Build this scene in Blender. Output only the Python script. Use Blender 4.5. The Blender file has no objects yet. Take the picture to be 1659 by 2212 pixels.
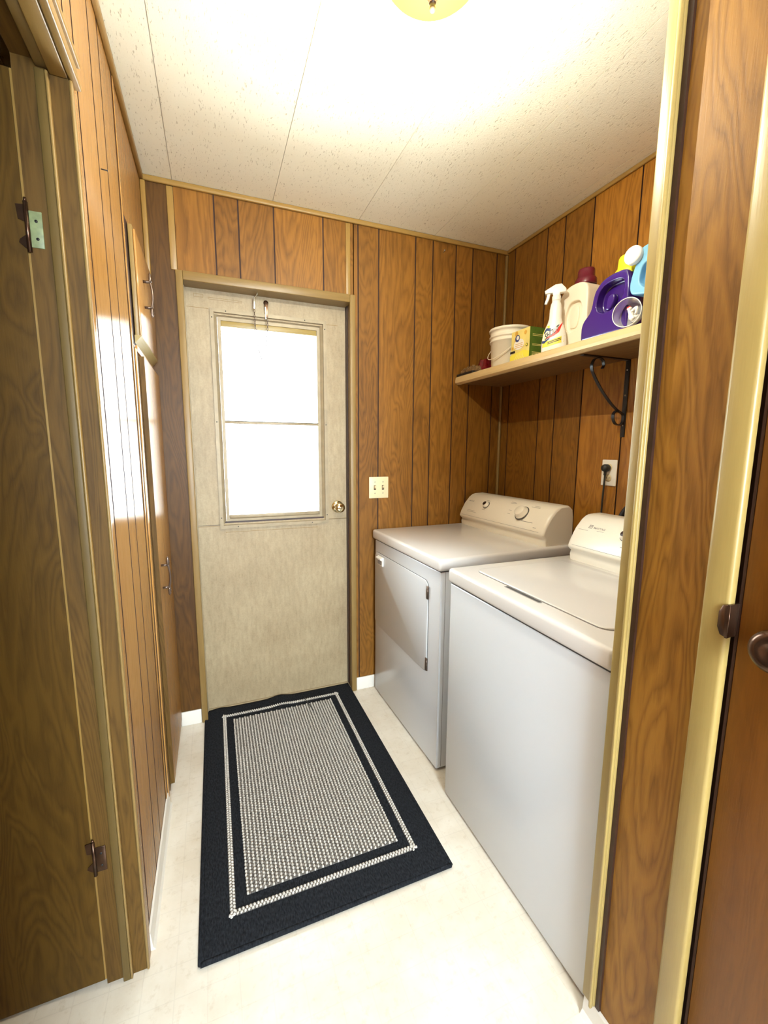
import bpy, bmesh, math, random
from mathutils import Vector, Matrix
random.seed(7)
PI = math.pi
C = bpy.context.scene.collection
SC = bpy.context.scene

# ------------------------------------------------------------------ camera
YAW, PITCH, ROLL, CAMH, FPX = 0.3781, 0.1447, 0.0058, 1.3348, 923.42
fwd = Vector((math.sin(YAW)*math.cos(PITCH), math.cos(YAW)*math.cos(PITCH), -math.sin(PITCH)))
rgt = Vector((math.cos(YAW), -math.sin(YAW), 0)); upv = rgt.cross(fwd)
r2 = rgt*math.cos(ROLL) + upv*math.sin(ROLL); u2 = -rgt*math.sin(ROLL) + upv*math.cos(ROLL)
cam = bpy.data.objects.new('camera', bpy.data.cameras.new('camera')); C.objects.link(cam)
cam.matrix_world = Matrix(((r2.x, u2.x, -fwd.x, 0), (r2.y, u2.y, -fwd.y, 0), (r2.z, u2.z, -fwd.z, CAMH), (0, 0, 0, 1)))
cam.data.sensor_fit = 'VERTICAL'; cam.data.sensor_height = 24; cam.data.lens = FPX/2212*24
cam.data.clip_start = 0.01
SC.camera = cam

# ------------------------------------------------------------------ light
SC.view_settings.view_transform = 'Standard'; SC.view_settings.look = 'None'
SC.view_settings.gamma = 1; SC.view_settings.use_curve_mapping = False
SC.view_settings.exposure = 0.62
SKY = 17.0            # bright overcast sky outside the glazed door
HALL = 33            # area light added behind the camera for assumed hallway daylight
LAMP = 21             # ceiling lamp bulb
w = bpy.data.worlds.new('sky'); SC.world = w; w.use_nodes = True
bg = w.node_tree.nodes['Background']; bg.inputs[0].default_value = (0.86, 0.97, 1.0, 1); bg.inputs[1].default_value = SKY
def lamp(name, kind, loc, energy, col, **k):
    d = bpy.data.lights.new(name, kind); d.energy = energy; d.color = col
    for a, b in k.items(): setattr(d, a, b)
    o = bpy.data.objects.new(name, d); C.objects.link(o); o.location = loc; return o
l = lamp('assumed_hallway_daylight', 'AREA', (0.20, -1.9, 1.62), HALL, (0.77, 0.92, 1.0), shape='RECTANGLE', size=0.85, size_y=0.95, spread=2.0)  # unseen area light added inside the hallway for assumed daylight, aimed down
l.rotation_euler = Vector((-0.04, 1, -0.52)).to_track_quat('-Z', 'Y').to_euler()
lamp('ceiling_bulb', 'POINT', (0.50, 0.985, 2.225), LAMP, (1.0, 0.98, 0.82), shadow_soft_size=0.0)
SC.cycles.max_bounces = 10; SC.cycles.diffuse_bounces = 6; SC.cycles.glossy_bounces = 5
SC.cycles.transparent_max_bounces = 12; SC.cycles.sample_clamp_indirect = 6
SC.cycles.use_denoising = True

# ------------------------------------------------------------------ materials
def nmat(name):
    m = bpy.data.materials.new(name); m.use_nodes = True
    nt = m.node_tree; b = nt.nodes['Principled BSDF']; return m, nt, b
def N(nt, t, **k):
    n = nt.nodes.new(t)
    for a, b in k.items():
        if a.startswith('i_'):
            key = a[2:].replace('_', ' ')
            n.inputs[int(key) if key.isdigit() else key].default_value = b
        else: setattr(n, a, b)
    return n
def L(nt, a, b): nt.links.new(a, b)
def math_n(nt, op, a, b=None, clamp=False):
    n = nt.nodes.new('ShaderNodeMath'); n.operation = op; n.use_clamp = clamp
    for i, v in enumerate((a, b)):
        if v is None: continue
        if isinstance(v, (int, float)): n.inputs[i].default_value = v
        else: L(nt, v, n.inputs[i])
    return n.outputs[0]
def ramp(nt, src, stops):
    r = nt.nodes.new('ShaderNodeValToRGB'); L(nt, src, r.inputs[0])
    e = r.color_ramp.elements
    e[0].position, e[0].color = stops[0][0], (*stops[0][1], 1); e[1].position, e[1].color = stops[-1][0], (*stops[-1][1], 1)
    for p, c in stops[1:-1]:
        x = e.new(p); x.color = (*c, 1)
    return r.outputs[0]
def mixc(nt, f, a, b, mode='MIX'):
    n = nt.nodes.new('ShaderNodeMix'); n.data_type = 'RGBA'; n.blend_type = mode
    if isinstance(f, (int, float)): n.inputs[0].default_value = f
    else: L(nt, f, n.inputs[0])
    for i, v in ((6, a), (7, b)):
        if isinstance(v, tuple): n.inputs[i].default_value = (*v, 1)
        else: L(nt, v, n.inputs[i])
    return n.outputs[2]
def bump(nt, b, h, dist=0.001, strength=1.0):
    n = nt.nodes.new('ShaderNodeBump'); n.inputs['Distance'].default_value = dist; n.inputs['Strength'].default_value = strength
    L(nt, h, n.inputs['Height']); L(nt, n.outputs[0], b.inputs['Normal'])

def wood(name, light, dark, rough=0.3, aniso=0.0, figure=1.0, tonevar=0.35, spec=0.5, fig_x=5.0, fig_y=0.9):
    """printed / veneer panelling: cathedral figure from contour lines of a stretched noise, fine pores, per-board tone"""
    m, nt, b = nmat(name)
    uv = N(nt, 'ShaderNodeUVMap'); uv.uv_map = 'UVMap'
    def mp(sx, sy):
        q = N(nt, 'ShaderNodeMapping'); q.inputs['Scale'].default_value = (sx, sy, 1); L(nt, uv.outputs[0], q.inputs[0]); return q.outputs[0]
    n1 = N(nt, 'ShaderNodeTexNoise', i_Scale=1.0, i_Detail=3.0, i_Roughness=0.45, i_Distortion=0.6); L(nt, mp(fig_x, fig_y), n1.inputs['Vector'])
    n2 = N(nt, 'ShaderNodeTexNoise', i_Scale=1.0, i_Detail=3.0, i_Roughness=0.6); L(nt, mp(60, 7), n2.inputs['Vector'])
    n3 = N(nt, 'ShaderNodeTexNoise', i_Scale=1.0, i_Detail=2.0, i_Roughness=0.6); L(nt, mp(420, 14), n3.inputs['Vector'])
    n4 = N(nt, 'ShaderNodeTexNoise', i_Scale=1.0, i_Detail=2.0); L(nt, mp(3.0, 1.3), n4.inputs['Vector'])
    s = math_n(nt, 'ADD', math_n(nt, 'MULTIPLY', n1.outputs[0], 26.0), math_n(nt, 'MULTIPLY', n2.outputs[0], 1.1))
    fr = math_n(nt, 'FRACT', s)
    tri = math_n(nt, 'ABSOLUTE', math_n(nt, 'SUBTRACT', fr, 0.62))
    lines = ramp(nt, tri, [(0.0, (1, 1, 1)), (0.16, (0.55, 0.55, 0.55)), (0.45, (0, 0, 0))])
    f = math_n(nt, 'MULTIPLY', lines, 0.55*figure)
    f = math_n(nt, 'ADD', f, math_n(nt, 'MULTIPLY', math_n(nt, 'SUBTRACT', n2.outputs[0], 0.42), 1.0))
    f = math_n(nt, 'ADD', f, math_n(nt, 'MULTIPLY', math_n(nt, 'SUBTRACT', n3.outputs[0], 0.5), 0.5))
    f = math_n(nt, 'ADD', f, math_n(nt, 'MULTIPLY', math_n(nt, 'SUBTRACT', n4.outputs[0], 0.5), 0.9), clamp=True)
    col = mixc(nt, f, light, dark)
    at = N(nt, 'ShaderNodeAttribute'); at.attribute_name = 'tone'
    t = math_n(nt, 'ADD', math_n(nt, 'MULTIPLY', at.outputs['Fac'], tonevar*2), 1-tonevar)
    v = N(nt, 'ShaderNodeCombineXYZ')
    for i in range(3): L(nt, t, v.inputs[i])
    col = mixc(nt, 1.0, col, v.outputs[0], 'MULTIPLY')
    L(nt, col, b.inputs['Base Color'])
    b.inputs['Roughness'].default_value = rough; b.inputs['Specular IOR Level'].default_value = spec
    if aniso:
        b.inputs['Anisotropic'].default_value = aniso
        tz = N(nt, 'ShaderNodeCombineXYZ'); tz.inputs[2].default_value = 1.0; L(nt, tz.outputs[0], b.inputs['Tangent'])
        b.inputs['Anisotropic Rotation'].default_value = ANI_ROT
    bump(nt, b, math_n(nt, 'ADD', math_n(nt, 'MULTIPLY', n3.outputs[0], 0.5), math_n(nt, 'MULTIPLY', lines, -0.25)), 0.0006, 0.5)
    return m
ANI_ROT = 0.25
def plain(name, col, rough=0.5, metal=0.0, spec=0.5, noise=0.0, nscale=30, bmp=0.0, bscale=400, coat=0.0):
    m, nt, b = nmat(name)
    tc = N(nt, 'ShaderNodeTexCoord')
    n = N(nt, 'ShaderNodeTexNoise', i_Scale=float(nscale), i_Detail=4.0); L(nt, tc.outputs['Object'], n.inputs['Vector'])
    dk = tuple(c*(1-noise) for c in col); lt = tuple(min(1, c*(1+noise)) for c in col)
    L(nt, ramp(nt, n.outputs[0], [(0.3, dk), (0.7, lt)]), b.inputs['Base Color'])
    b.inputs['Roughness'].default_value = rough; b.inputs['Metallic'].default_value = metal
    b.inputs['Specular IOR Level'].default_value = spec; b.inputs['Coat Weight'].default_value = coat
    b.inputs['Coat Roughness'].default_value = 0.08
    if bmp:
        n2 = N(nt, 'ShaderNodeTexNoise', i_Scale=float(bscale), i_Detail=2.0); L(nt, tc.outputs['Object'], n2.inputs['Vector'])
        bump(nt, b, n2.outputs[0], bmp, 0.6)
    return m
M = {}
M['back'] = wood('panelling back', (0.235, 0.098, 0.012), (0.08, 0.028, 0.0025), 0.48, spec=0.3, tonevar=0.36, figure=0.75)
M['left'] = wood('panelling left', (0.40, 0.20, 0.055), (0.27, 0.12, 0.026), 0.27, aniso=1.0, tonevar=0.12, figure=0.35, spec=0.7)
M['hall'] = wood('panelling hallway', (0.31, 0.145, 0.022), (0.14, 0.057, 0.008), 0.5, spec=0.28, figure=1.0, tonevar=0.15, fig_x=6, fig_y=1.1)
M['darkdoor'] = wood('dark door veneer', (0.095, 0.048, 0.006), (0.045, 0.020, 0.002), 0.5, spec=0.22, figure=0.9, tonevar=0.1, fig_x=7, fig_y=1.3)
M['jambstop'] = wood('door stop wood', (0.105, 0.066, 0.018), (0.075, 0.044, 0.011), 0.5, figure=0.2, tonevar=0.1, spec=0.3)
M['jamb'] = wood('dark jamb wood', (0.115, 0.058, 0.010), (0.045, 0.021, 0.003), 0.6, figure=0.8, tonevar=0.1, fig_x=9, spec=0.25)
M['closet'] = wood('closet door veneer', (0.20, 0.075, 0.008), (0.11, 0.036, 0.003), 0.4, spec=0.3, figure=0.3, tonevar=0.1)
M['cupboard'] = wood('cupboard veneer', (0.42, 0.21, 0.06), (0.29, 0.13, 0.032), 0.27, aniso=1.0, figure=0.3, tonevar=0.1, spec=0.7)
M['trim'] = wood('vinyl wrapped trim', (0.31, 0.18, 0.045), (0.21, 0.115, 0.026), 0.38, figure=0.12, tonevar=0.1)
M['paletrim'] = wood('pale hallway trim', (0.34, 0.245, 0.080), (0.26, 0.175, 0.050), 0.38, figure=0.12, tonevar=0.1)
M['olive'] = wood('olive door trim', (0.24, 0.15, 0.048), (0.155, 0.09, 0.026), 0.4, figure=0.12, tonevar=0.1)
M['raw'] = wood('raw board', (0.20, 0.10, 0.028), (0.10, 0.045, 0.010), 0.6, figure=0.6, tonevar=0.05)
M['groove'] = plain('groove dark', (0.035, 0.010, 0.004), 0.7)
M['edge_dark'] = plain('dark brown edge', (0.035, 0.013, 0.008), 0.45, noise=0.3)
M['white'] = plain('white enamel', (0.635, 0.665, 0.715), 0.22, spec=0.5, bmp=0.00012, bscale=900)  # bluish daylight on the fronts is put into this colour
M['whitetop'] = plain('white enamel top', (0.66, 0.64, 0.63), 0.14, spec=0.5)  # same enamel, tinted warmer for the room light reflected in the tops
M['bisque'] = plain('console plastic', (0.80, 0.745, 0.64), 0.3)
M['grey_line'] = plain('seam grey', (0.06, 0.06, 0.065), 0.6)
M['ink'] = plain('grey ink', (0.28, 0.26, 0.25), 0.6)
M['black'] = plain('black paint', (0.012, 0.011, 0.012), 0.35)
M['blackrub'] = plain('black rubber', (0.02, 0.02, 0.022), 0.5)
M['chrome'] = plain('brass chrome', (0.80, 0.72, 0.48), 0.12, metal=1.0)
M['steel'] = plain('worn steel', (0.50, 0.47, 0.42), 0.3, metal=1.0)
M['pewter'] = plain('antique pewter', (0.16, 0.12, 0.10), 0.3, metal=0.9)
M['bronze'] = plain('dark bronze', (0.10, 0.055, 0.035), 0.25, metal=0.8, noise=0.3)
M['greenmetal'] = plain('green painted hinge', (0.22, 0.26, 0.13), 0.45, noise=0.2, nscale=80)
M['finial'] = plain('brown finial', (0.045, 0.017, 0.006), 0.5)
M['ivory'] = plain('ivory plastic', (0.70, 0.58, 0.36), 0.35)
M['baseb'] = plain('white vinyl base', (0.72, 0.69, 0.64), 0.35)
M['cream'] = plain('cream plastic', (0.86, 0.78, 0.64), 0.35)
M['bucket'] = plain('bucket plastic', (0.85, 0.79, 0.66), 0.35)
M['maroon'] = plain('maroon cap', (0.13, 0.008, 0.022), 0.28)
M['purple'] = plain('purple plastic', (0.040, 0.010, 0.17), 0.2, coat=0.6)
M['yellow'] = plain('yellow cap', (0.85, 0.72, 0.02), 0.4)
M['blue'] = plain('light blue plastic', (0.20, 0.45, 0.66), 0.25)
M['navy'] = plain('navy cap', (0.012, 0.012, 0.08), 0.35)
M['whitepl'] = plain('white plastic', (0.85, 0.83, 0.78), 0.35)
M['red'] = plain('red print', (0.72, 0.03, 0.015), 0.4)
M['wine'] = plain('dark red wrap', (0.17, 0.008, 0.012), 0.2, noise=0.4, nscale=60)
M['brownbag'] = plain('brown contents', (0.16, 0.09, 0.035), 0.5, noise=0.6, nscale=90)
M['boxgreen'] = plain('box green', (0.07, 0.13, 0.012), 0.5, noise=0.15)
M['boxyellow'] = plain('box yellow', (0.80, 0.66, 0.22), 0.45, noise=0.1, nscale=12)
M['boxorange'] = plain('box orange', (0.75, 0.42, 0.07), 0.45, noise=0.2, nscale=60)
M['labyellow'] = plain('label yellow', (0.85, 0.75, 0.08), 0.4)
M['labblue'] = plain('label blue', (0.02, 0.05, 0.20), 0.4)
M['lettering'] = plain('letter black', (0.01, 0.01, 0.01), 0.4)
M['rugdark'] = None
M['cord'] = plain('black cord', (0.02, 0.02, 0.02), 0.5)
M['alu'] = plain('aged aluminium', (0.31, 0.245, 0.155), 0.45, metal=0.1, noise=0.12, nscale=25)
M['shelf'] = wood('shelf laminate', (0.60, 0.44, 0.22), (0.50, 0.34, 0.15), 0.4, figure=0.1, tonevar=0.05)

def mk_ceiling():
    m, nt, b = nmat('textured ceiling board')
    tc = N(nt, 'ShaderNodeTexCoord')
    mp = N(nt, 'ShaderNodeMapping'); mp.inputs['Scale'].default_value = (240, 60, 1); L(nt, tc.outputs['Object'], mp.inputs[0])
    n = N(nt, 'ShaderNodeTexNoise', i_Scale=1.0, i_Detail=2.0, i_Distortion=0.3); L(nt, mp.outputs[0], n.inputs['Vector'])
    n2 = N(nt, 'ShaderNodeTexNoise', i_Scale=260.0, i_Detail=2.0); L(nt, tc.outputs['Object'], n2.inputs['Vector'])
    sp = ramp(nt, n.outputs[0], [(0.64, (0, 0, 0)), (0.70, (1, 1, 1))])
    c = mixc(nt, sp, (0.83, 0.795, 0.66), (0.60, 0.55, 0.43))
    L(nt, c, b.inputs['Base Color']); b.inputs['Roughness'].default_value = 0.75
    h = math_n(nt, 'ADD', math_n(nt, 'MULTIPLY', sp, -1.0), math_n(nt, 'MULTIPLY', n2.outputs[0], 0.8))
    bump(nt, b, h, 0.0016, 0.6)
    return m
M['ceiling'] = mk_ceiling()
M['seam'] = plain('ceiling seam', (0.50, 0.45, 0.37), 0.7)
def mk_floor():
    m, nt, b = nmat('white sheet vinyl')
    tc = N(nt, 'ShaderNodeTexCoord'); P = tc.outputs['Object']
    n = N(nt, 'ShaderNodeTexNoise', i_Scale=5.0, i_Detail=6.0, i_Roughness=0.6); L(nt, P, n.inputs['Vector'])
    n2 = N(nt, 'ShaderNodeTexNoise', i_Scale=38.0, i_Detail=5.0, i_Roughness=0.7); L(nt, P, n2.inputs['Vector'])
    c = ramp(nt, n.outputs[0], [(0.35, (0.74, 0.69, 0.61)), (0.62, (0.65, 0.585, 0.49))])
    st = ramp(nt, n2.outputs[0], [(0.54, (1, 1, 1)), (0.72, (0.74, 0.67, 0.58))])
    c = mixc(nt, 0.5, c, st, 'MULTIPLY')
    br = N(nt, 'ShaderNodeTexBrick'); br.offset = 0.0; br.inputs['Scale'].default_value = 1.0
    br.inputs['Mortar Size'].default_value = 0.0012; br.inputs['Brick Width'].default_value = 0.076; br.inputs['Row Height'].default_value = 0.076
    br.inputs['Color1'].default_value = br.inputs['Color2'].default_value = (1, 1, 1, 1); br.inputs['Mortar'].default_value = (0.80, 0.79, 0.80, 1)
    L(nt, P, br.inputs['Vector'])
    c = mixc(nt, 0.28, c, br.outputs[0], 'MULTIPLY')
    L(nt, c, b.inputs['Base Color'])
    L(nt, ramp(nt, n2.outputs[0], [(0.3, (0.17,)*3), (0.8, (0.30,)*3)]), b.inputs['Roughness'])
    b.inputs['Specular IOR Level'].default_value = 0.5
    bump(nt, b, math_n(nt, 'ADD', br.outputs['Fac'], math_n(nt, 'MULTIPLY', n2.outputs[0], 0.6)), 0.0004, 0.5)
    return m
M['floor'] = mk_floor()
def mk_doorskin():
    m, nt, b = nmat('aged door skin')
    tc = N(nt, 'ShaderNodeTexCoord')
    mp = N(nt, 'ShaderNodeMapping'); mp.inputs['Scale'].default_value = (60, 60, 14); L(nt, tc.outputs['Object'], mp.inputs[0])
    n = N(nt, 'ShaderNodeTexNoise', i_Scale=1.0, i_Detail=5.0, i_Roughness=0.65); L(nt, mp.outputs[0], n.inputs['Vector'])
    n2 = N(nt, 'ShaderNodeTexNoise', i_Scale=4.0, i_Detail=5.0); L(nt, tc.outputs['Object'], n2.inputs['Vector'])
    n3 = N(nt, 'ShaderNodeTexNoise', i_Scale=160.0, i_Detail=3.0); L(nt, tc.outputs['Object'], n3.inputs['Vector'])
    c = ramp(nt, n.outputs[0], [(0.30, (0.335, 0.262, 0.16)), (0.55, (0.405, 0.32, 0.20)), (0.8, (0.45, 0.36, 0.23))])
    c = mixc(nt, 0.85, c, ramp(nt, n2.outputs[0], [(0.3, (0.76, 0.71, 0.66)), (0.7, (1, 1, 1))]), 'MULTIPLY')
    c = mixc(nt, 0.35, c, ramp(nt, n3.outputs[0], [(0.3, (0.7, 0.66, 0.6)), (0.6, (1, 1, 1))]), 'MULTIPLY')
    L(nt, c, b.inputs['Base Color']); b.inputs['Roughness'].default_value = 0.5
    bump(nt, b, n3.outputs[0], 0.0004, 0.5)
    return m
M['doorskin'] = mk_doorskin()
def mk_rug(name, c1, c2, rib=True):
    m, nt, b = nmat(name)
    tc = N(nt, 'ShaderNodeTexCoord')
    mp = N(nt, 'ShaderNodeMapping'); mp.inputs['Scale'].default_value = (260, 90, 1) if rib else (300, 300, 300); L(nt, tc.outputs['Object'], mp.inputs[0])
    n = N(nt, 'ShaderNodeTexNoise', i_Scale=1.0, i_Detail=2.0); L(nt, mp.outputs[0], n.inputs['Vector'])
    L(nt, ramp(nt, n.outputs[0], [(0.3, c1), (0.7, c2)]), b.inputs['Base Color']); b.inputs['Roughness'].default_value = 0.95
    b.inputs['Specular IOR Level'].default_value = 0.1
    if rib: bump(nt, b, n.outputs[0], 0.003, 1.0)
    return m
M['rugdark'] = mk_rug('charcoal pile', (0.006, 0.007, 0.009), (0.022, 0.024, 0.030))
M['rugyarn'] = mk_rug('pale looped yarn', (0.36, 0.335, 0.30), (0.70, 0.67, 0.635), False)
M['rugback'] = mk_rug('grey weave ground', (0.06, 0.054, 0.048), (0.22, 0.20, 0.185))
def mk_glass(name, tint=(1, 1, 1), refl=0.08, milky=0.0):
    m, nt, b = nmat(name); nt.nodes.remove(b); out = nt.nodes['Material Output']
    tr = N(nt, 'ShaderNodeBsdfTransparent'); tr.inputs[0].default_value = (*tint, 1)
    gl = N(nt, 'ShaderNodeBsdfGlossy'); gl.inputs['Roughness'].default_value = 0.03
    mx = N(nt, 'ShaderNodeMixShader'); lw = N(nt, 'ShaderNodeFresnel'); lw.inputs[0].default_value = 1.3
    L(nt, lw.outputs[0], mx.inputs[0]); L(nt, tr.outputs[0], mx.inputs[1]); L(nt, gl.outputs[0], mx.inputs[2])
    last = mx
    if milky:
        df = N(nt, 'ShaderNodeBsdfDiffuse'); df.inputs[0].default_value = (0.85, 0.87, 0.87, 1)
        m2 = N(nt, 'ShaderNodeMixShader'); m2.inputs[0].default_value = milky
        L(nt, mx.outputs[0], m2.inputs[1]); L(nt, df.outputs[0], m2.inputs[2]); last = m2
    L(nt, last.outputs[0], out.inputs[0]); return m
M['glass'] = mk_glass('window glass', (0.96, 0.97, 0.97))
M['clear'] = mk_glass('clear plastic', (0.95, 0.97, 1.0), milky=0.28)
def mk_shade():
    m, nt, b = nmat('amber glass shade'); nt.nodes.remove(b); out = nt.nodes['Material Output']
    df = N(nt, 'ShaderNodeBsdfDiffuse'); df.inputs[0].default_value = (0.16, 0.12, 0.002, 1)
    em = N(nt, 'ShaderNodeEmission'); em.inputs[0].default_value = (1.0, 0.93, 0.24, 1); em.inputs[1].default_value = 1.0
    s = N(nt, 'ShaderNodeAddShader'); L(nt, df.outputs[0], s.inputs[0]); L(nt, em.outputs[0], s.inputs[1])
    L(nt, s.outputs[0], out.inputs[0]); return m
M['shade'] = mk_shade()

# ------------------------------------------------------------------ mesh helpers
class MB:
    def __init__(s):
        s.bm = bmesh.new(); s.mats = []
        s.uv = s.bm.loops.layers.uv.new('UVMap'); s.col = s.bm.loops.layers.float_color.new('tone')
    def mi(s, m):
        if m not in s.mats: s.mats.append(m)
        return s.mats.index(m)
    def paint(s, faces, mat, tone=0.5, off=(0, 0), smooth=False, grain='z'):
        i = s.mi(mat)
        for f in faces:
            f.material_index = i; f.smooth = smooth
            n = f.normal
            for lp in f.loops:
                p = lp.vert.co
                if grain == 'z':
                    q = (p.y if abs(n.x) > abs(n.y) else p.x, p.z) if abs(n.z) < 0.7 else (p.x, p.y)
                elif grain == 'y': q = (p.z if abs(n.x) > 0.7 else p.x, p.y)
                else: q = (p.z if abs(n.y) > 0.7 else p.y, p.x)
                lp[s.uv].uv = (q[0]+off[0], q[1]+off[1]); lp[s.col] = (tone, tone, tone, 1)
    def box(s, x0, x1, y0, y1, z0, z1, mat, bev=0.0, seg=2, tone=0.5, off=None, grain='z', smooth=False):
        if off is None: off = (random.uniform(0, 30), random.uniform(0, 30))
        x0, x1 = sorted((x0, x1)); y0, y1 = sorted((y0, y1)); z0, z1 = sorted((z0, z1))
        vs = [s.bm.verts.new((x, y, z)) for x in (x0, x1) for y in (y0, y1) for z in (z0, z1)]
        q = [(0, 1, 3, 2), (4, 6, 7, 5), (0, 4, 5, 1), (2, 3, 7, 6), (0, 2, 6, 4), (1, 5, 7, 3)]
        fs = [s.bm.faces.new([vs[i] for i in k]) for k in q]
        if bev > 0:
            es = list({e for f in fs for e in f.edges}); keep = set(s.bm.faces[:]) - set(fs)
            bmesh.ops.bevel(s.bm, geom=es, offset=bev, segments=seg, affect='EDGES', profile=0.5)
            fs = [f for f in s.bm.faces if f not in keep]
            smooth = True
        s.bm.normal_update()
        s.paint(fs, mat, tone, off, smooth, grain); return fs
    def poly_prism(s, pts, ax, a0, a1, mat, bev=0.0, seg=3, smooth=None, grain='z', off=None, tone=0.5):
        """pts: 2D outline in the plane across axis ax ('x': (y,z), 'y': (x,z), 'z': (x,y))"""
        if off is None: off = (random.uniform(0, 30), random.uniform(0, 30))
        def P(p, a): return {'x': (a, p[0], p[1]), 'y': (p[0], a, p[1]), 'z': (p[0], p[1], a)}[ax]
        A = [s.bm.verts.new(P(p, a0)) for p in pts]; B = [s.bm.verts.new(P(p, a1)) for p in pts]
        fs = [s.bm.faces.new(A), s.bm.faces.new(B[::-1])]
        n = len(pts)
        for i in range(n): fs.append(s.bm.faces.new((A[i], B[i], B[(i+1) % n], A[(i+1) % n])))
        bmesh.ops.recalc_face_normals(s.bm, faces=fs)
        if bev > 0:
            keep = set(s.bm.faces[:]) - set(fs)
            es = [e for f in fs[:2] for e in f.edges]
            bmesh.ops.bevel(s.bm, geom=es, offset=bev, segments=seg, affect='EDGES', profile=0.5)
            fs = [f for f in s.bm.faces if f not in keep]
        s.bm.normal_update()
        s.paint(fs, mat, tone, off, bool(bev) if smooth is None else smooth, grain); return fs
    def lathe(s, prof, mat, origin=(0, 0, 0), axis=(0, 0, 1), n=32, smooth=True, sq=None, sx=1.0, sy=1.0, caps=True):
        """prof: list of (r, h). optional sx, sy squash; sq superellipse power"""
        q = Vector((0, 0, 1)).rotation_difference(Vector(axis).normalized()); o = Vector(origin)
        rings = []
        for r, h in prof:
            ring = []
            for k in range(n):
                a = 2*PI*k/n; c, d = math.cos(a), math.sin(a)
                if sq:
                    c = math.copysign(abs(c)**(2/sq), c); d = math.copysign(abs(d)**(2/sq), d)
                ring.append(s.bm.verts.new(o + q @ Vector((r*c*sx, r*d*sy, h))))
            rings.append(ring)
        fs = []
        for a, b in zip(rings, rings[1:]):
            for k in range(n): fs.append(s.bm.faces.new((a[k], a[(k+1) % n], b[(k+1) % n], b[k])))
        if caps:
            if prof[0][0] > 1e-5: fs.append(s.bm.faces.new(rings[0][::-1]))
            if prof[-1][0] > 1e-5: fs.append(s.bm.faces.new(rings[-1]))
        s.bm.normal_update(); s.paint(fs, mat, 0.5, (0, 0), smooth); return fs
    def tube(s, pts, r, mat, n=10, flat=None, closed=False):
        """round tube along pts; flat=(w,t) gives a strap; r may be a list"""
        P = [Vector(p) for p in pts]; m = len(P); rings = []
        up = None
        for i in range(m):
            if closed: t = (P[(i+1) % m]-P[i-1]).normalized()
            else: t = (P[min(i+1, m-1)]-P[max(i-1, 0)]).normalized()
            if up is None:
                up = t.orthogonal().normalized() if flat is None else Vector(flat[2])
            up = (up - t*up.dot(t)).normalized(); sd = t.cross(up)
            rr = r[i] if isinstance(r, (list, tuple)) else r
            ring = []
            for k in range(n if flat is None else 4):
                if flat is None:
                    a = 2*PI*k/n; v = up*math.cos(a)*rr + sd*math.sin(a)*rr
                else:
                    sx, sy = ((1, 1), (-1, 1), (-1, -1), (1, -1))[k]; v = up*sx*flat[0]/2 + sd*sy*flat[1]/2
                ring.append(s.bm.verts.new(P[i]+v))
            rings.append(ring)
        fs = []; k_ = len(rings[0])
        pr = list(zip(rings, rings[1:])) + ([(rings[-1], rings[0])] if closed else [])
        for a, b in pr:
            for k in range(k_): fs.append(s.bm.faces.new((a[k], a[(k+1) % k_], b[(k+1) % k_], b[k])))
        if not closed: fs += [s.bm.faces.new(rings[0][::-1]), s.bm.faces.new(rings[-1])]
        s.bm.normal_update(); s.paint(fs, mat, 0.5, (0, 0), flat is None); return fs
    def build(s, name, parent=None, kind=None, recalc=True):
        if recalc: bmesh.ops.recalc_face_normals(s.bm, faces=s.bm.faces[:])
        me = bpy.data.meshes.new(name); s.bm.to_mesh(me); s.bm.free()
        for m in s.mats: me.materials.append(m)
        o = bpy.data.objects.new(name, me); C.objects.link(o)
        if parent: o.parent = parent; o.matrix_parent_inverse = Matrix.Identity(4); shift(o, parent)
        if kind: o['kind'] = kind
        return o
def world_loc(o):
    v = Vector(o.location)
    while o.parent: o = o.parent; v = v + o.location
    return v
def shift(o, parent):            # geometry is written in room coordinates, the parent Empty stands at the thing's base
    o.data.transform(Matrix.Translation(-world_loc(parent)))
def thing(name, label, cat, loc, group=None):
    o = bpy.data.objects.new(name, None); C.objects.link(o); o.location = loc
    o.empty_display_size = 0.05; o['label'] = label; o['category'] = cat
    if group: o['group'] = group
    return o
def tag(o, label, cat, group=None):
    o['label'] = label; o['category'] = cat
    if group: o['group'] = group
    return o
def cut(o, cutter):              # boolean difference, applied
    md = o.modifiers.new('b', 'BOOLEAN'); md.operation = 'DIFFERENCE'; md.solver = 'EXACT'; md.object = cutter
    bpy.context.view_layer.update()
    me = bpy.data.meshes.new_from_object(o.evaluated_get(bpy.context.evaluated_depsgraph_get()))
    o.modifiers.clear(); o.data = me; bpy.data.objects.remove(cutter)
def text_part(name, body, size, fn, mat, parent, shear=0.0, squeeze=1.0):
    cu = bpy.data.curves.new(name, 'FONT'); cu.body = body; cu.size = size; cu.align_x = 'CENTER'; cu.align_y = 'CENTER'
    cu.extrude = 0.0; cu.shear = shear; cu.offset = size*0.012
    t = bpy.data.objects.new(name, cu); C.objects.link(t); bpy.context.view_layer.update()
    me = bpy.data.meshes.new_from_object(t.evaluated_get(bpy.context.evaluated_depsgraph_get())); bpy.data.objects.remove(t)
    me.name = name
    bm = bmesh.new(); bm.from_mesh(me)
    bmesh.ops.subdivide_edges(bm, edges=[e for e in bm.edges if e.calc_length() > size*0.3], cuts=1)
    for v in bm.verts: v.co = fn(v.co.x*squeeze, v.co.y)
    bm.to_mesh(me); bm.free(); me.materials.clear(); me.materials.append(mat)
    o = bpy.data.objects.new(name, me); C.objects.link(o)
    if parent: o.parent = parent; shift(o, parent)
    return o
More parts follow.
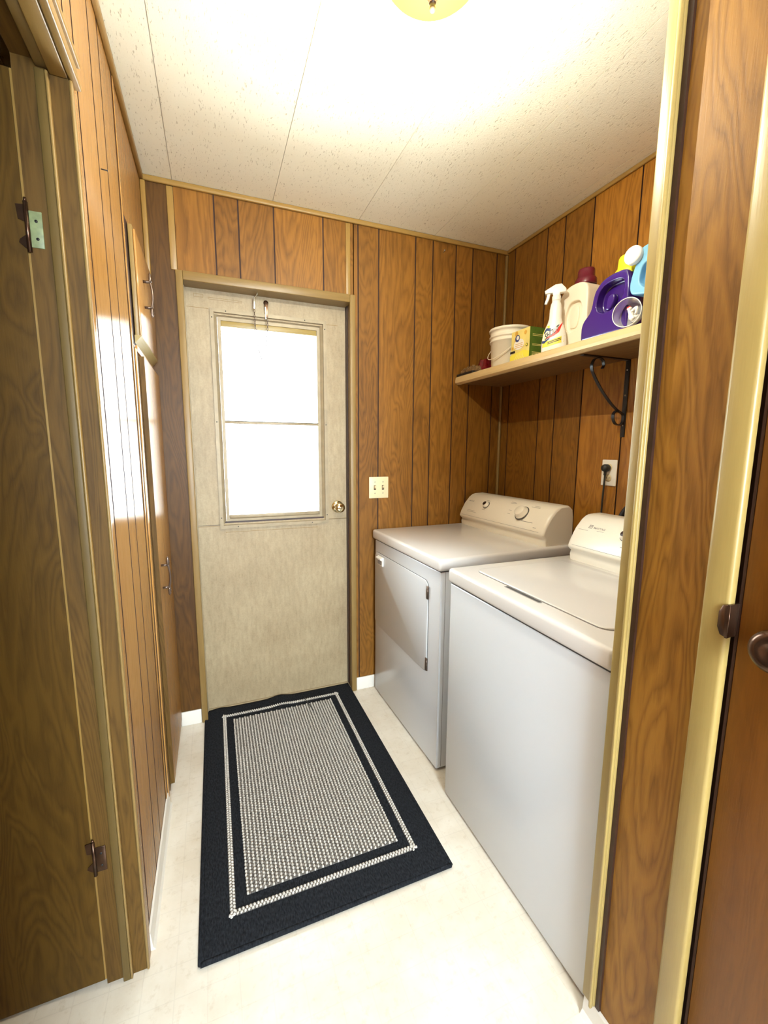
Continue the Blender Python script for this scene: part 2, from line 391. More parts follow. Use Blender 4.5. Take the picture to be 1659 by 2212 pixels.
def decal(name, outline, fn, mat, parent, mb=None):
    b = mb or MB(); vs = [b.bm.verts.new(fn(x, y)) for x, y in outline]; f = b.bm.faces.new(vs); b.bm.normal_update(); b.paint([f], mat)
    if mb: return None
    return b.build(name, parent, recalc=False)
def circ(cx, cy, rx, ry=None, n=28, a0=0, a1=2*PI):
    ry = ry or rx
    return [(cx+rx*math.cos(a0+(a1-a0)*k/n), cy+ry*math.sin(a0+(a1-a0)*k/n)) for k in range(n)]
def smooth_path(pts, n=8):       # Catmull-Rom
    P = [Vector(p) for p in pts]; out = []
    for i in range(len(P)-1):
        a, b, c, d = P[max(i-1, 0)], P[i], P[i+1], P[min(i+2, len(P)-1)]
        for k in range(n):
            t = k/n; out.append(0.5*((2*b)+(c-a)*t+(2*a-5*b+4*c-d)*t*t+(3*b-a-3*c+d)*t**3))
    out.append(P[-1]); return out

# ------------------------------------------------------------------ setting
D, XL, XR, H = 2.133, -0.2228, 1.578, 2.429
G = 0.0055
def planks(b, axis, plane, thick, cuts, z0, z1, mat, sign, tones=None, G=0.0065):
    """boards between consecutive cuts, with dark V-gaps. sign: the direction the surface faces"""
    for k, (a, c) in enumerate(zip(cuts, cuts[1:])):
        a_, c_ = a+G/2, c-G/2
        tone = tones[k] if tones else random.random()*0.6+0.2
        if axis == 'x': fs = b.box(a_, c_, plane, plane-sign*thick, z0, z1, mat, tone=tone)
        else: fs = b.box(plane, plane-sign*thick, a_, c_, z0, z1, mat, tone=tone)
        for f in fs:
            if abs(f.normal.x if axis == 'x' else f.normal.y) > 0.9: f.material_index = b.mi(M['groove'])

b = MB(); b.box(-1.6, 1.9, -2.2, 2.4, -0.06, 0, M['floor']); b.build('floor', kind='structure')
b = MB()
xs = [-1.6, -0.912, -0.507, -0.104, 0.301, 0.706, 1.114, 1.52, 1.9]
for a, c in zip(xs, xs[1:]): b.box(a+0.0012, c-0.0012, -2.2, 2.4, H, H+0.05, M['ceiling'])
b.box(-1.6, 1.9, -2.2, 2.4, H+0.004, H+0.06, M['seam'])
b.build('ceiling', kind='structure')

# back wall (door opening x -0.10..0.67, z < 2.06)
b = MB()
T = 0.005
bx = [-0.30, -0.113, 0.053, 0.152, 0.304, 0.53, 0.649, 0.703, 0.811, 1.013, 1.113, 1.251, 1.355, 1.511, 1.62]
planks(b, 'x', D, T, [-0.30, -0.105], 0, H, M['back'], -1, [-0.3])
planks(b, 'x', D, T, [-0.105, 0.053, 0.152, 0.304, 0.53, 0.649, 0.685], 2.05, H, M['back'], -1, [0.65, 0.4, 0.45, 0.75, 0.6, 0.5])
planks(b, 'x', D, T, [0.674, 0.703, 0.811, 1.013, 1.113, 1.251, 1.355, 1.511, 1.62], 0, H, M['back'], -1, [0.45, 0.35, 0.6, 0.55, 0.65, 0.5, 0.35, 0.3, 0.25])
b.box(-0.30, -0.10, D+T, D+0.117, 0, H, M['groove']); b.box(0.672, 1.70, D+T, D+0.117, 0, H, M['groove'])
b.box(-0.10, 0.672, D+T, D+0.117, 2.06, H, M['groove'])
b.build('wall_back', kind='structure')
# left wall: panelled stretch, over the doorway, behind the camera
b = MB()
planks(b, 'y', XL, T, [1.085, 1.155, 1.318, 1.43, 1.595, 1.66], 0, H, M['left'], 1, [0.45, 0.6, 0.5, 0.4, 0.5], 0.009)
planks(b, 'y', XL, T, [0.22, 0.37, 0.52, 0.70, 0.86, 0.98, 1.085], 2.05, H, M['left'], 1)
planks(b, 'y', XL, T, [-2.0, -1.8, -1.5, -1.3, -1.1, -0.8, -0.6, -0.4, -0.15, 0.0, 0.25], 0, H, M['left'], 1)
b.box(XL-T, XL-0.085, 1.10, 2.14, 0, H, M['groove']); b.box(XL-T, XL-0.085, -2.0, 0.24, 0, H, M['groove'])
b.box(XL-T, XL-0.085, 0.24, 1.10, 2.07, H, M['groove'])
b.box(XL-T, XL, 1.655, D, 0, H, M['cupboard'], tone=0.35)
b.build('wall_left', kind='structure')
# right wall of the alcove
b = MB()
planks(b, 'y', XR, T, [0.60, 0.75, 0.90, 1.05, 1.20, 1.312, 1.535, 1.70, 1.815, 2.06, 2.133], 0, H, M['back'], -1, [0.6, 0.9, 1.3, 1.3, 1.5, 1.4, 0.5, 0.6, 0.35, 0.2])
b.box(XR+T, XR+0.1, 0.45, 2.25, 0, H, M['groove']); b.build('wall_right', kind='structure')
# short wall that closes the alcove towards the hallway, and the hallway wall with the closet door
b = MB(); b.box(0.772, XR, 0.575, 0.60, 0, H, M['back']); b.build('wall_alcove', kind='structure')
b = MB()
b.box(0.770, 0.80, 0.444, 0.574, 0, H, M['hall'], tone=0.55, off=(3.1, 7.7))
b.box(0.80, 0.86, 0.40, 0.574, 0, H, M['groove']); b.box(0.770, 0.86, -0.40, 0.444, 2.08, H, M['hall'])
b.box(0.770, 0.86, -2.0, -0.32, 0, H, M['hall'])
b.build('wall_hallway', kind='structure')
# rest of the shell: side room beyond the left doorway, far end of the hallway with an assumed window opening, added for daylight
b = MB(); b.box(-1.5, -1.42, -2.0, 2.2, 0, H, M['hall']); b.box(-1.5, XL-0.085, 1.75, 1.8, 0, H, M['hall']); b.build('wall_side_room', kind='structure')
b = MB(); b.box(-1.5, -0.3, -2.08, -2.0, 0, H, M['hall']); b.box(-0.3, -0.22, -2.08, -2.0, 0, H, M['hall']); b.box(0.72, 0.9, -2.08, -2.0, 0, H, M['hall'])
b.box(-0.22, 0.72, -2.08, -2.0, 0, 0.78, M['hall']); b.box(-0.22, 0.72, -2.08, -2.0, 2.12, H, M['hall']); b.build('wall_front', kind='structure')
b = MB()
for q in ((-0.22, -0.18, 0.78, 2.12), (0.68, 0.72, 0.78, 2.12), (-0.18, 0.68, 0.78, 0.82), (-0.18, 0.68, 2.08, 2.12)): b.box(q[0], q[1], -2.06, -2.0, q[2], q[3], M['paletrim'])
b.build('assumed_window_1', kind='structure')  # assumed window frame, out of view, added to go with the hallway light

# ceiling mouldings and corner beads
b = MB(); b.box(-0.30, XR, D-0.014, D, H-0.022, H-0.001, M['trim'], bev=0.004, grain='x'); b.build('trim_1', kind='structure')
b = MB(); b.box(XL, XL+0.014, -2.0, D-0.014, H-0.024, H-0.001, M['trim'], bev=0.004, grain='y'); b.build('trim_2', kind='structure')
b = MB(); b.box(XR-0.012, XR, 0.60, D-0.014, H-0.018, H-0.001, M['trim'], bev=0.004, grain='y'); b.build('trim_3', kind='structure')
b = MB(); b.box(XR-0.014, XR, D-0.016, D, 0, H-0.024, M['olive'], bev=0.005, tone=0.1); b.build('trim_4', kind='structure')
b = MB(); b.box(-0.128, -0.103, D-0.006, D, 2.083, H-0.024, M['trim'], bev=0.002); b.build('trim_5', kind='structure')
b = MB(); b.box(0.640, 0.662, D-0.006, D, 2.083, H-0.024, M['trim'], bev=0.002); b.build('trim_6', kind='structure')
b = MB(); b.box(XL+0.001, XL+0.020, D-0.020, D-0.001, 2.04, H-0.026, M['trim'], bev=0.004); b.build('trim_7', kind='structure')
# baseboards (white vinyl cove)
def base(name, *q):
    b = MB(); b.box(*q, M['baseb'], bev=0.003); b.build(name, kind='structure')
b = MB(); b.box(-0.205, -0.113, D-0.010, D-0.0005, 0.0, 0.072, M['baseb'], bev=0.003); b.box(0.686, 0.80, D-0.010, D-0.0005, 0.0, 0.072, M['baseb'], bev=0.003); b.build('baseboard_back', kind='structure')
b = MB(); b.poly_prism([(XL+0.001, 0.0), (XL+0.016, 0.0), (XL+0.010, 0.010), (XL+0.006, 0.055), (XL+0.001, 0.058)], 'y', 1.125, 1.64, M['baseb']); b.build('baseboard_left', kind='structure')
b = MB(); b.poly_prism([(0.7695, 0.0), (0.752, 0.0), (0.760, 0.012), (0.763, 0.052), (0.7695, 0.055)], 'y', 0.445, 0.606, M['baseb']); b.build('baseboard_right', kind='structure')

# alcove opening trim (pale vinyl strip with a lip and a dark brown strip)
b = MB()
b.box(0.757, 0.7695, 0.577, 0.608, 0.056, H-0.002, M['paletrim'], bev=0.003, tone=0.45, off=(1, 2))
b.box(0.749, 0.757, 0.577, 0.5835, 0.056, H-0.002, M['paletrim'], bev=0.002, tone=0.8, off=(4, 2))
b.build('trim_8', kind='structure')
b = MB(); b.box(0.7635, 0.7698, 0.5665, 0.5765, 0.056, H-0.002, M['edge_dark']); b.build('trim_9', kind='structure')
# closet door casing
b = MB()
b.box(0.750, 0.7695, 0.402, 0.443, 0, 2.12, M['paletrim'], bev=0.006, tone=0.5, off=(5, 5))
b.box(0.750, 0.7695, -0.35, 0.402, 2.075, 2.12, M['paletrim'], bev=0.006, grain='y')
b.build('trim_10', kind='structure')

# left doorway: jamb, stop, casing, header casing
b = MB()
b.box(XL-0.088, XL, 1.085, 1.105, 0, 2.05, M['jamb'], tone=0.5, off=(2, 3))
b.box(XL-0.088, XL, 0.22, 1.105, 2.05, 2.07, M['jamb'], grain='y', tone=0.3)
b.box(XL-0.088, XL, 0.22, 0.24, 0, 2.05, M['jamb'])
b.box(-0.2525, XL-0.0005, 0.24, 1.084, 2.030, 2.0495, M['trim'], grain='y', tone=0.5, bev=0.002)
b.build('trim_11', kind='structure')
b = MB()
b.box(-0.274, -0.2575, 1.073, 1.085, 0, 2.03, M['jambstop'], bev=0.002, tone=0.75)
b.box(-0.2575, -0.2525, 1.0725, 1.085, 0, 2.03, M['olive'], bev=0.002, tone=0.9)
b.box(-0.274, -0.253, 0.24, 1.085, 2.038, 2.05, M['olive'], bev=0.002, grain='y')
b.build('trim_12', kind='structure')
b = MB()
for (z0, z1, x1) in ((2.030, 2.042, 0.016), (2.042, 2.070, 0.011), (2.070, 2.084, 0.017)):
    b.box(XL+0.0005, XL+x1, 0.20, 1.112, z0, z1, M['trim'], bev=0.003, grain='y', tone=0.6)
b.build('trim_13', kind='structure')
b = MB()
b.box(XL+0.0005, XL+0.007, 1.080, 1.091, 0.0, 2.029, M['olive'], bev=0.003, tone=0.6)
b.box(XL+0.0005, XL+0.005, 1.0925, 1.122, 0.0, 2.029, M['left'], bev=0.002, tone=0.6)
b.build('trim_14', kind='structure')
# batten between panelling and cupboards
b = MB(); b.box(XL+0.0005, XL+0.0035, 1.600, 1.620, 0.03, H-0.026, M['cupboard'], bev=0.002, tone=0.9); b.build('trim_15', kind='structure')

# ------------------------------------------------------------------ open door on the left
d = bpy.data.objects.new('door_2', None); C.objects.link(d); d.location = (-0.312, 1.090, 0); d['kind'] = 'structure'
b = MB()
b.box(-1.02, -0.3165, 1.090-0.0, 1.124, 0.008, 2.028, M['darkdoor'], tone=0.5, off=(11, 4))
b.box(-0.3163, -0.3125, 1.091, 1.123, 0.008, 2.028, M['trim'], tone=0.5)  # paler edge strip, the light on the door edge put into its colour
b.build('door_slab', d)
def hinge(z, green):
    b = MB(); b.tube([(-0.311, 1.084, z-0.045), (-0.311, 1.084, z+0.045)], 0.0042, M['bronze'], n=10)
    b.tube([(-0.311, 1.084, z+0.045), (-0.311, 1.084, z+0.052)], 0.0028, M['bronze'], n=8)
    hg = b.build('hinge', d)
    b = MB(); b.box(-0.307, -0.286, 1.0825, 1.0848, z-0.036, z+0.030, M['greenmetal'] if green else M['bronze'], bev=0.001)
    for dz in (0.012, -0.020): b.tube([(-0.296, 1.0835, z+dz), (-0.296, 1.0818, z+dz)], 0.0028, M['black'], n=10)
    b.build('hinge_leaf', hg)
    b = MB()
    for s_ in (1, -1): b.poly_prism([(-0.3125, z+s_*0.010), (-0.3125, z+s_*0.042), (-0.328, z+s_*0.034+0.006), (-0.326, z+s_*0.018-0.004)], 'y', 1.0872, 1.0898, M['bronze'])
    b.build('hinge_leaf', hg)
hinge(1.755, True); hinge(0.36, False)

# ------------------------------------------------------------------ closet door on the right
d = bpy.data.objects.new('door_3', None); C.objects.link(d); d.location = (0.775, 0.0, 0); d['kind'] = 'structure'
b = MB(); b.box(0.772, 0.805, -0.31, 0.396, 0.01, 2.07, M['closet'], tone=0.5, bev=0.0015, off=(8, 1)); b.build('door_slab', d)
kz, ky = 1.056, 0.322
b = MB(); b.lathe([(0.0, 0.0), (0.033, 0.0), (0.033, 0.003), (0.028, 0.008), (0.013, 0.011), (0.011, 0.030), (0.016, 0.036), (0.028, 0.043), (0.0315, 0.052), (0.030, 0.060), (0.024, 0.064), (0.014, 0.0655), (0.012, 0.0635), (0.0, 0.0630)], M['bronze'], origin=(0.7718, ky, kz), axis=(-1, 0, 0))
b.build('doorknob', d)
b = MB(); b.poly_prism([(0.398, 1.040), (0.409, 1.043), (0.414, 1.055), (0.414, 1.080), (0.409, 1.092), (0.398, 1.095)], 'x', 0.7465, 0.7496, M['bronze'], bev=0.0008, seg=1)
b.box(0.7466, 0.772, 0.3985, 0.4015, 1.040, 1.095, M['bronze']); b.build('strike_plate', d)
b = MB(); b.box(0.773, 0.80, 0.3965, 0.4010, 0, 2.07, M['groove']); b.build('trim_16', kind='structure')

# ------------------------------------------------------------------ exterior door
d = bpy.data.objects.new('door_1', None); C.objects.link(d); d.location = (0.29, 2.23, 0); d['kind'] = 'structure'
YS = 2.215
b = MB()
x0, x1, wx0, wx1, wz0, wz1 = -0.088, 0.664, 0.036, 0.538, 0.972, 1.945
b.box(x0, wx0, YS, YS+0.035, 0.966, 2.072, M['doorskin']); b.box(wx1, x1, YS, YS+0.035, 0.966, 2.072, M['doorskin'])
b.box(wx0, wx1, YS, YS+0.035, 0.966, wz0, M['doorskin']); b.box(wx0, wx1, YS, YS+0.035, wz1, 2.072, M['doorskin'])
b.box(x0, x1, YS, YS+0.035, 0.012, 0.9635, M['doorskin']); b.box(x0+.001, x1-.001, YS+0.003, YS+0.03, 0.95, 0.98, M['edge_dark'])
b.build('door_slab', d)
b = MB()
def ring(b, X0, X1, Z0, Z1, t, ya, yb, mat, ya2=None):
    """mitred picture frame; ya outer-edge depth, ya2 inner-edge depth of the visible face"""
    ya2 = ya if ya2 is None else ya2
    o = [(X0, Z0), (X1, Z0), (X1, Z1), (X0, Z1)]; i = [(X0+t, Z0+t), (X1-t, Z0+t), (X1-t, Z1-t), (X0+t, Z1-t)]
    V = lambda p, y: b.bm.verts.new((p[0], y, p[1])); fs = []
    for k in range(4):
        k2 = (k+1) % 4
        a = [V(o[k], ya), V(o[k2], ya), V(i[k2], ya2), V(i[k], ya2)]; c = [V(o[k], yb), V(o[k2], yb), V(i[k2], yb), V(i[k], yb)]
        fs += [b.bm.faces.new(a), b.bm.faces.new(c[::-1])]
        for q in range(4): fs.append(b.bm.faces.new((a[q], c[q], c[(q+1) % 4], a[(q+1) % 4])))
    b.bm.normal_update(); b.paint(fs, mat)
ring(b, 0.016, 0.558, 0.946, 1.970, 0.016, YS-0.010, YS+0.002, M['alu'])
ring(b, 0.0325, 0.5415, 0.9625, 1.9535, 0.014, YS-0.003, YS+0.02, M['alu'], YS+0.010)
ring(b, 0.047, 0.527, 0.977, 1.939, 0.015, YS+0.006, YS+0.030, M['alu'])
fr = b.build('window_frame', d)
b = MB(); b.box(0.062, 0.512, YS+0.002, YS+0.024, 1.455, 1.468, M['alu'], bev=0.002); b.box(0.062, 0.512, YS-0.001, YS+0.003, 1.4665, 1.4685, M['grey_line']); b.build('muntin', fr)
b = MB(); b.box(0.0622, 0.5118, YS+0.008, YS+0.026, 1.899, 1.9238, M['paletrim'], bev=0.002, grain='x', tone=0.4); b.build('sash_rail', fr)
b = MB(); b.box(0.0622, 0.5118, YS+0.008, YS+0.026, 0.9922, 1.010, M['alu'], bev=0.003); b.build('sash_rail', fr)
for z0, z1 in ((1.0, 1.457), (1.466, 1.905)):
    b = MB(); b.box(0.055, 0.519, YS+0.014, YS+0.017, z0, z1, M['glass']); b.build('pane', fr)
for (sx, sz) in ((0.024, 1.93), (0.085, 1.962), (0.45, 1.962), (0.550, 1.93), (0.024, 1.46), (0.550, 1.46), (0.024, 1.0), (0.550, 0.99), (0.10, 0.954), (0.47, 0.954)):
    b = MB(); b.tube([(sx, YS-0.0098, sz), (sx, YS-0.0115, sz)], 0.0026, M['black'], n=10); b.build('screw', fr)
b = MB()   # brass knob with rose
b.lathe([(0.0, 0.0), (0.032, 0.0), (0.0325, 0.003), (0.029, 0.008), (0.020, 0.011), (0.012, 0.013), (0.0105, 0.030), (0.014, 0.034), (0.022, 0.040), (0.0265, 0.050), (0.0255, 0.060), (0.019, 0.066), (0.009, 0.068), (0.0, 0.068)], M['chrome'], origin=(0.609, YS, 1.031), axis=(0, -1, 0))
b.tube([(0.609, YS-0.067, 1.031), (0.609, YS-0.073, 1.031)], 0.006, M['chrome'], n=14)
b.build('doorknob', d)
b = MB()   # old adhesive outlines and scuffs left on the door
def frame_mark(X0, X1, Z0, Z1, t=0.0015):
    for q in ((X0, X1, Z0, Z0+t), (X0, X1, Z1-t, Z1), (X0, X0+t, Z0, Z1), (X1-t, X1, Z0, Z1)): b.box(q[0], q[1], YS-0.0006, YS, q[2], q[3], M['olive'])
frame_mark(-0.048, -0.008, 2.012, 2.026); frame_mark(0.012, 0.16, 2.008, 2.017)
for X0, X1, Z in ((-0.08, 0.012, 1.966), (-0.084, 0.014, 0.958), (0.562, 0.66, 0.965), (0.04, 0.50, 0.925), (0.56, 0.62, 1.955)): b.box(X0, X1, YS-0.0006, YS, Z, Z+0.0022, M['olive'])
b.build('adhesive_marks', d)

# frame of the exterior door
b = MB()
for q in ((-0.112, -0.084, 0, 2.083), (0.657, 0.685, 0, 2.083)):
    b.box(q[0], q[1], D-0.014, D-0.0003, q[2], q[3], M['olive'], bev=0.003, tone=0.6)
b.box(-0.084, 0.657, D-0.014, D-0.0003, 2.046, 2.083, M['olive'], bev=0.003, grain='x', tone=0.7)
b.build('trim_17', kind='structure')
b = MB()
b.box(-0.104, -0.0885, D, YS+0.03, 0, 2.075, M['olive'], tone=0.3); b.box(0.6645, 0.671, D, YS+0.03, 0, 2.075, M['olive'], tone=0.2)
b.box(-0.088, 0.664, D, YS-0.002, 2.048, 2.072, M['olive'], tone=0.2, grain='x')
b.build('trim_18', kind='structure')
b = MB(); b.box(-0.0884, -0.083, YS-0.030, YS-0.001, 0.012, 2.047, M['alu']); b.box(0.659, 0.6644, YS-0.030, YS-0.001, 0.012, 2.047, M['edge_dark']); b.build('trim_19', kind='structure')
b = MB(); b.poly_prism([(2.185, 0.0), (2.205, 0.012), (2.30, 0.012), (2.30, 0.0)], 'x', -0.088, 0.664, M['alu']); b.build('trim_20', kind='structure')

# safety chain of the exterior door
t = thing('door_chain', 'thin steel safety chain looped from a hook above the door glass', 'chain', (0.24, YS-0.02, 2.0))
yc = YS-0.026
b = MB(); b.tube(smooth_path([(0.225, D+0.03, 2.048), (0.222, D+0.03, 2.036), (0.214, yc, 2.034), (0.212, yc, 2.022)], 5), 0.0025, M['steel'])
b.box(0.207, 0.217, yc-0.002, yc+0.002, 1.982, 2.030, M['steel'], bev=0.0015); b.build('hook', t)
b = MB(); b.lathe([(0.0, 0), (0.012, 0), (0.012, 0.003), (0.009, 0.008), (0.0, 0.010)], M['bronze'], origin=(0.268, YS, 2.022), axis=(0, -1, 0), n=20)
b.poly_prism([(0.259, 2.018), (0.277, 2.018), (0.274, 1.955), (0.262, 1.955)], 'y', YS-0.012, YS-0.016, M['bronze'], bev=0.001)
b.box(0.262, 0.265, YS-0.017, YS-0.0125, 1.945, 2.0, M['steel']); b.tube(smooth_path([(0.264, YS-0.015, 1.957), (0.267, YS-0.016, 1.942), (0.272, yc, 1.936)], 4), 0.0022, M['steel'])
b.build('spring_bracket', t)
path = smooth_path([(0.212, yc, 1.984), (0.213, yc, 1.90), (0.222, yc, 1.82), (0.243, yc, 1.752), (0.258, yc, 1.82), (0.268, yc, 1.89), (0.271, yc, 1.94)], 30)
b = MB(); acc = 0; last = path[0]; k = 0
for p, q in zip(path, path[1:]):
    acc += (q-p).length
    if acc >= 0.0092:
        acc = 0; dr = (q-p).normalized(); sd = Vector((0, 1, 0)) if k % 2 else dr.cross(Vector((0, 1, 0))); k += 1
        lp = [q + dr*(0.0066*math.cos(a)) + sd*(0.0036*math.sin(a)) for a in [2*PI*j/10 for j in range(10)]]
        b.tube(lp, 0.0012, M['pewter'], n=5, closed=True)
b.build('chain', t)

# ------------------------------------------------------------------ cupboards on the left wall
def pull(zc, y, parent):
    b = MB(); X = -0.199
    for s_ in (1, -1):
        b.tube([(X, y, zc+s_*0.043), (X+0.022, y, zc+s_*0.043)], 0.0045, M['pewter'])
        b.lathe([(0.0, 0), (0.006, 0.002), (0.0045, 0.007), (0.0065, 0.013), (0.004, 0.019), (0.0055, 0.025), (0.0, 0.033)], M['pewter'], origin=(X+0.022, y, zc+s_*0.043), axis=(0, 0, s_), n=14)
    b.tube(smooth_path([(X+0.022, y, zc-0.043), (X+0.026, y, zc-0.02), (X+0.027, y, zc), (X+0.026, y, zc+0.02), (X+0.022, y, zc+0.043)], 5), 0.0038, M['pewter'])
    b.build('handle', parent)
t = thing('wall_cupboard', 'small upper cupboard with a plain tan wooden door above the tall one', 'cupboard', (-0.21, 1.88, 1.66))
b = MB()
b.box(XL+0.0005, XL+0.0015, 1.6205, 2.10, 1.672, 2.05, M['groove'])
b.box(XL+0.0045, -0.206, 1.668, 2.095, 1.702, 2.04, M['olive'], tone=0.9, bev=0.001); b.build('frame', t)
b = MB(); b.box(-0.2055, -0.199, 1.675, 2.108, 1.702, 2.030, M['cupboard'], bev=0.002, tone=0.7)
b.poly_prism([(-0.2195, 1.676), (-0.1992, 1.7000), (-0.1992, 1.7015), (-0.2195, 1.7015)], 'y', 1.662, 2.108, M['paletrim'], grain='y')  # pale sloped lip, light from below put into its colour and shape
dr = b.build('door', t); pull(1.869, 1.795, dr)
t = thing('tall_cupboard', 'tall lower cupboard with a pale wooden door reaching nearly to the floor', 'cupboard', (-0.21, 1.88, 0.0))
b = MB()
b.box(XL+0.0005, XL+0.003, 1.623, 2.10, 0.03, 1.660, M['groove'])
b.box(XL+0.0035, -0.2150, 1.630, 1.655, 0.03, 1.655, M['cupboard'], tone=0.95, bev=0.001)
b.box(XL+0.0035, -0.2130, 1.655, 2.10, 1.648, 1.668, M['cupboard'], tone=0.9, bev=0.001, grain='y')
b.box(XL+0.0035, -0.2150, 1.672, 2.10, 0.03, 1.640, M['jamb'], tone=0.7); b.build('frame', t)
b = MB(); fs = b.box(-0.2148, -0.200, 1.690, 2.112, 0.045, 1.640, M['cupboard'], tone=0.75)
for f in fs:
    if f.normal.y < -0.9: f.material_index = b.mi(M['jamb'])
dr = b.build('door', t); pull(0.860, 1.745, dr)

# ------------------------------------------------------------------ switch, outlet, nails
t = thing('light_switch', 'ivory double light switch plate on the panelling right of the door', 'light switch', (0.815, D, 1.135))
b = MB(); b.box(0.760, 0.870, D-0.006, D, 1.078, 1.192, M['ivory'], bev=0.003)
for sx in (0.792, 0.838): b.box(sx-0.006, sx+0.006, D-0.0064, D-0.004, 1.123, 1.147, M['groove'])
b.build('plate', t)
for sx in (0.792, 0.838):
    b = MB(); b.poly_prism([(D-0.006, 1.126), (D-0.016, 1.140), (D-0.017, 1.146), (D-0.006, 1.144)], 'x', sx-0.0045, sx+0.0045, M['ivory'], bev=0.001, seg=2); b.build('toggle', t)
for sx in (0.792, 0.838):
    for sz in (1.105, 1.165): b = MB(); b.tube([(sx, D-0.005, sz), (sx, D-0.0072, sz)], 0.0032, M['steel'], n=10); b.build('screw', t)
t = thing('wall_outlet', 'ivory wall outlet on the panelling under the shelf bracket', 'outlet', (XR, 1.353, 1.242))
b = MB(); b.box(XR-0.006, XR, 1.316, 1.390, 1.187, 1.298, M['whitepl'], bev=0.003)
for zz in (1.265, 1.220): b.lathe([(0, 0), (0.016, 0), (0.016, 0.0015), (0, 0.0015)], M['ivory'], origin=(XR-0.006, 1.353, zz), axis=(-1, 0, 0), n=24)
for zz in (1.220,):
    for dy in (-0.006, 0.006): b.box(XR-0.0079, XR-0.007, 1.353+dy-0.001, 1.353+dy+0.001, zz-0.003, zz+0.006, M['black'])
b.build('plate', t)
t = thing('power_cord', 'black power cord plugged into the wall outlet above the washer', 'cord', (XR-0.02, 1.353, 1.26))
b = MB(); b.lathe([(0.0, 0.0), (0.014, 0.0), (0.016, 0.006), (0.016, 0.020), (0.013, 0.027), (0.0, 0.029)], M['blackrub'], origin=(XR-0.0078, 1.356, 1.263), axis=(-1, 0, 0), n=22)
b.tube([(XR-0.022, 1.356, 1.252), (XR-0.022, 1.357, 1.232)], 0.006, M['blackrub']); b.build('plug', t)
b = MB(); b.tube(smooth_path([(XR-0.022, 1.356, 1.245), (XR-0.022, 1.358, 1.18), (XR-0.020, 1.362, 1.08), (XR-0.018, 1.362, 0.95), (XR-0.02, 1.36, 0.80), (XR-0.03, 1.34, 0.6)], 6), 0.004, M['cord']); b.build('cable', t)
b = MB(); b.tube(smooth_path([(1.545, 1.28, 0.60), (1.545, 1.27, 0.95), (1.545, 1.255, 1.06), (1.545, 1.21, 1.125), (1.545, 1.15, 1.15), (1.545, 1.08, 1.13), (1.545, 1.03, 1.06), (1.545, 1.01, 0.95), (1.545, 1.0, 0.6)], 8), 0.0115, M['blackrub'], n=14)
tag(b.build('drain_hose'), 'black drain hose looping up behind the washer console', 'hose')
b = MB(); b.tube([(1.175, D, 2.36), (1.172, D-0.018, 2.364)], 0.0013, M['steel'], n=8); b.lathe([(0, 0), (0.0042, 0), (0.0042, 0.0012), (0, 0.0015)], M['steel'], origin=(1.172, D-0.018, 2.364), axis=(0, -1, 0.2), n=12)
tag(b.build('nail'), 'small steel nail high in the back panelling near the ceiling', 'nail')
b = MB(); b.tube([(XL, 1.338, 2.014), (XL+0.014, 1.336, 2.012)], 0.0014, M['black'], n=8); b.lathe([(0, 0), (0.003, 0), (0.003, 0.001), (0, 0.001)], M['black'], origin=(XL+0.014, 1.336, 2.012), axis=(1, 0, 0), n=10)
tag(b.build('nail'), 'dark nail sticking out of the left panelling', 'nail')

# ------------------------------------------------------------------ ceiling lamp
lx, ly = 0.50, 0.985
t = thing('ceiling_lamp', 'ceiling lamp with a glowing yellow glass dome and small finial', 'lamp', (lx, ly, H))
b = MB(); b.lathe([(0.0, 0), (0.125, 0), (0.128, -0.010), (0.118, -0.022), (0.0, -0.024)], M['ivory'], origin=(lx, ly, H)); b.build('base_plate', t)
b = MB(); prof = []
for k in range(14):
    a = k/13*PI/2; prof.append((0.118*math.cos(a)+0.002, -0.026-0.068*math.sin(a)))
b.lathe(prof, M['shade'], origin=(lx, ly, H), n=48, caps=False); b.build('lamp_shade', t)
b = MB(); b.lathe([(0.0, 0.004), (0.017, 0.002), (0.018, -0.004), (0.014, -0.010), (0.010, -0.014), (0.0105, -0.018), (0.007, -0.022), (0.0055, -0.026), (0.007, -0.031), (0.0055, -0.036), (0.0, -0.039)], M['finial'], origin=(lx, ly, H-0.094), n=24); b.build('finial', t)

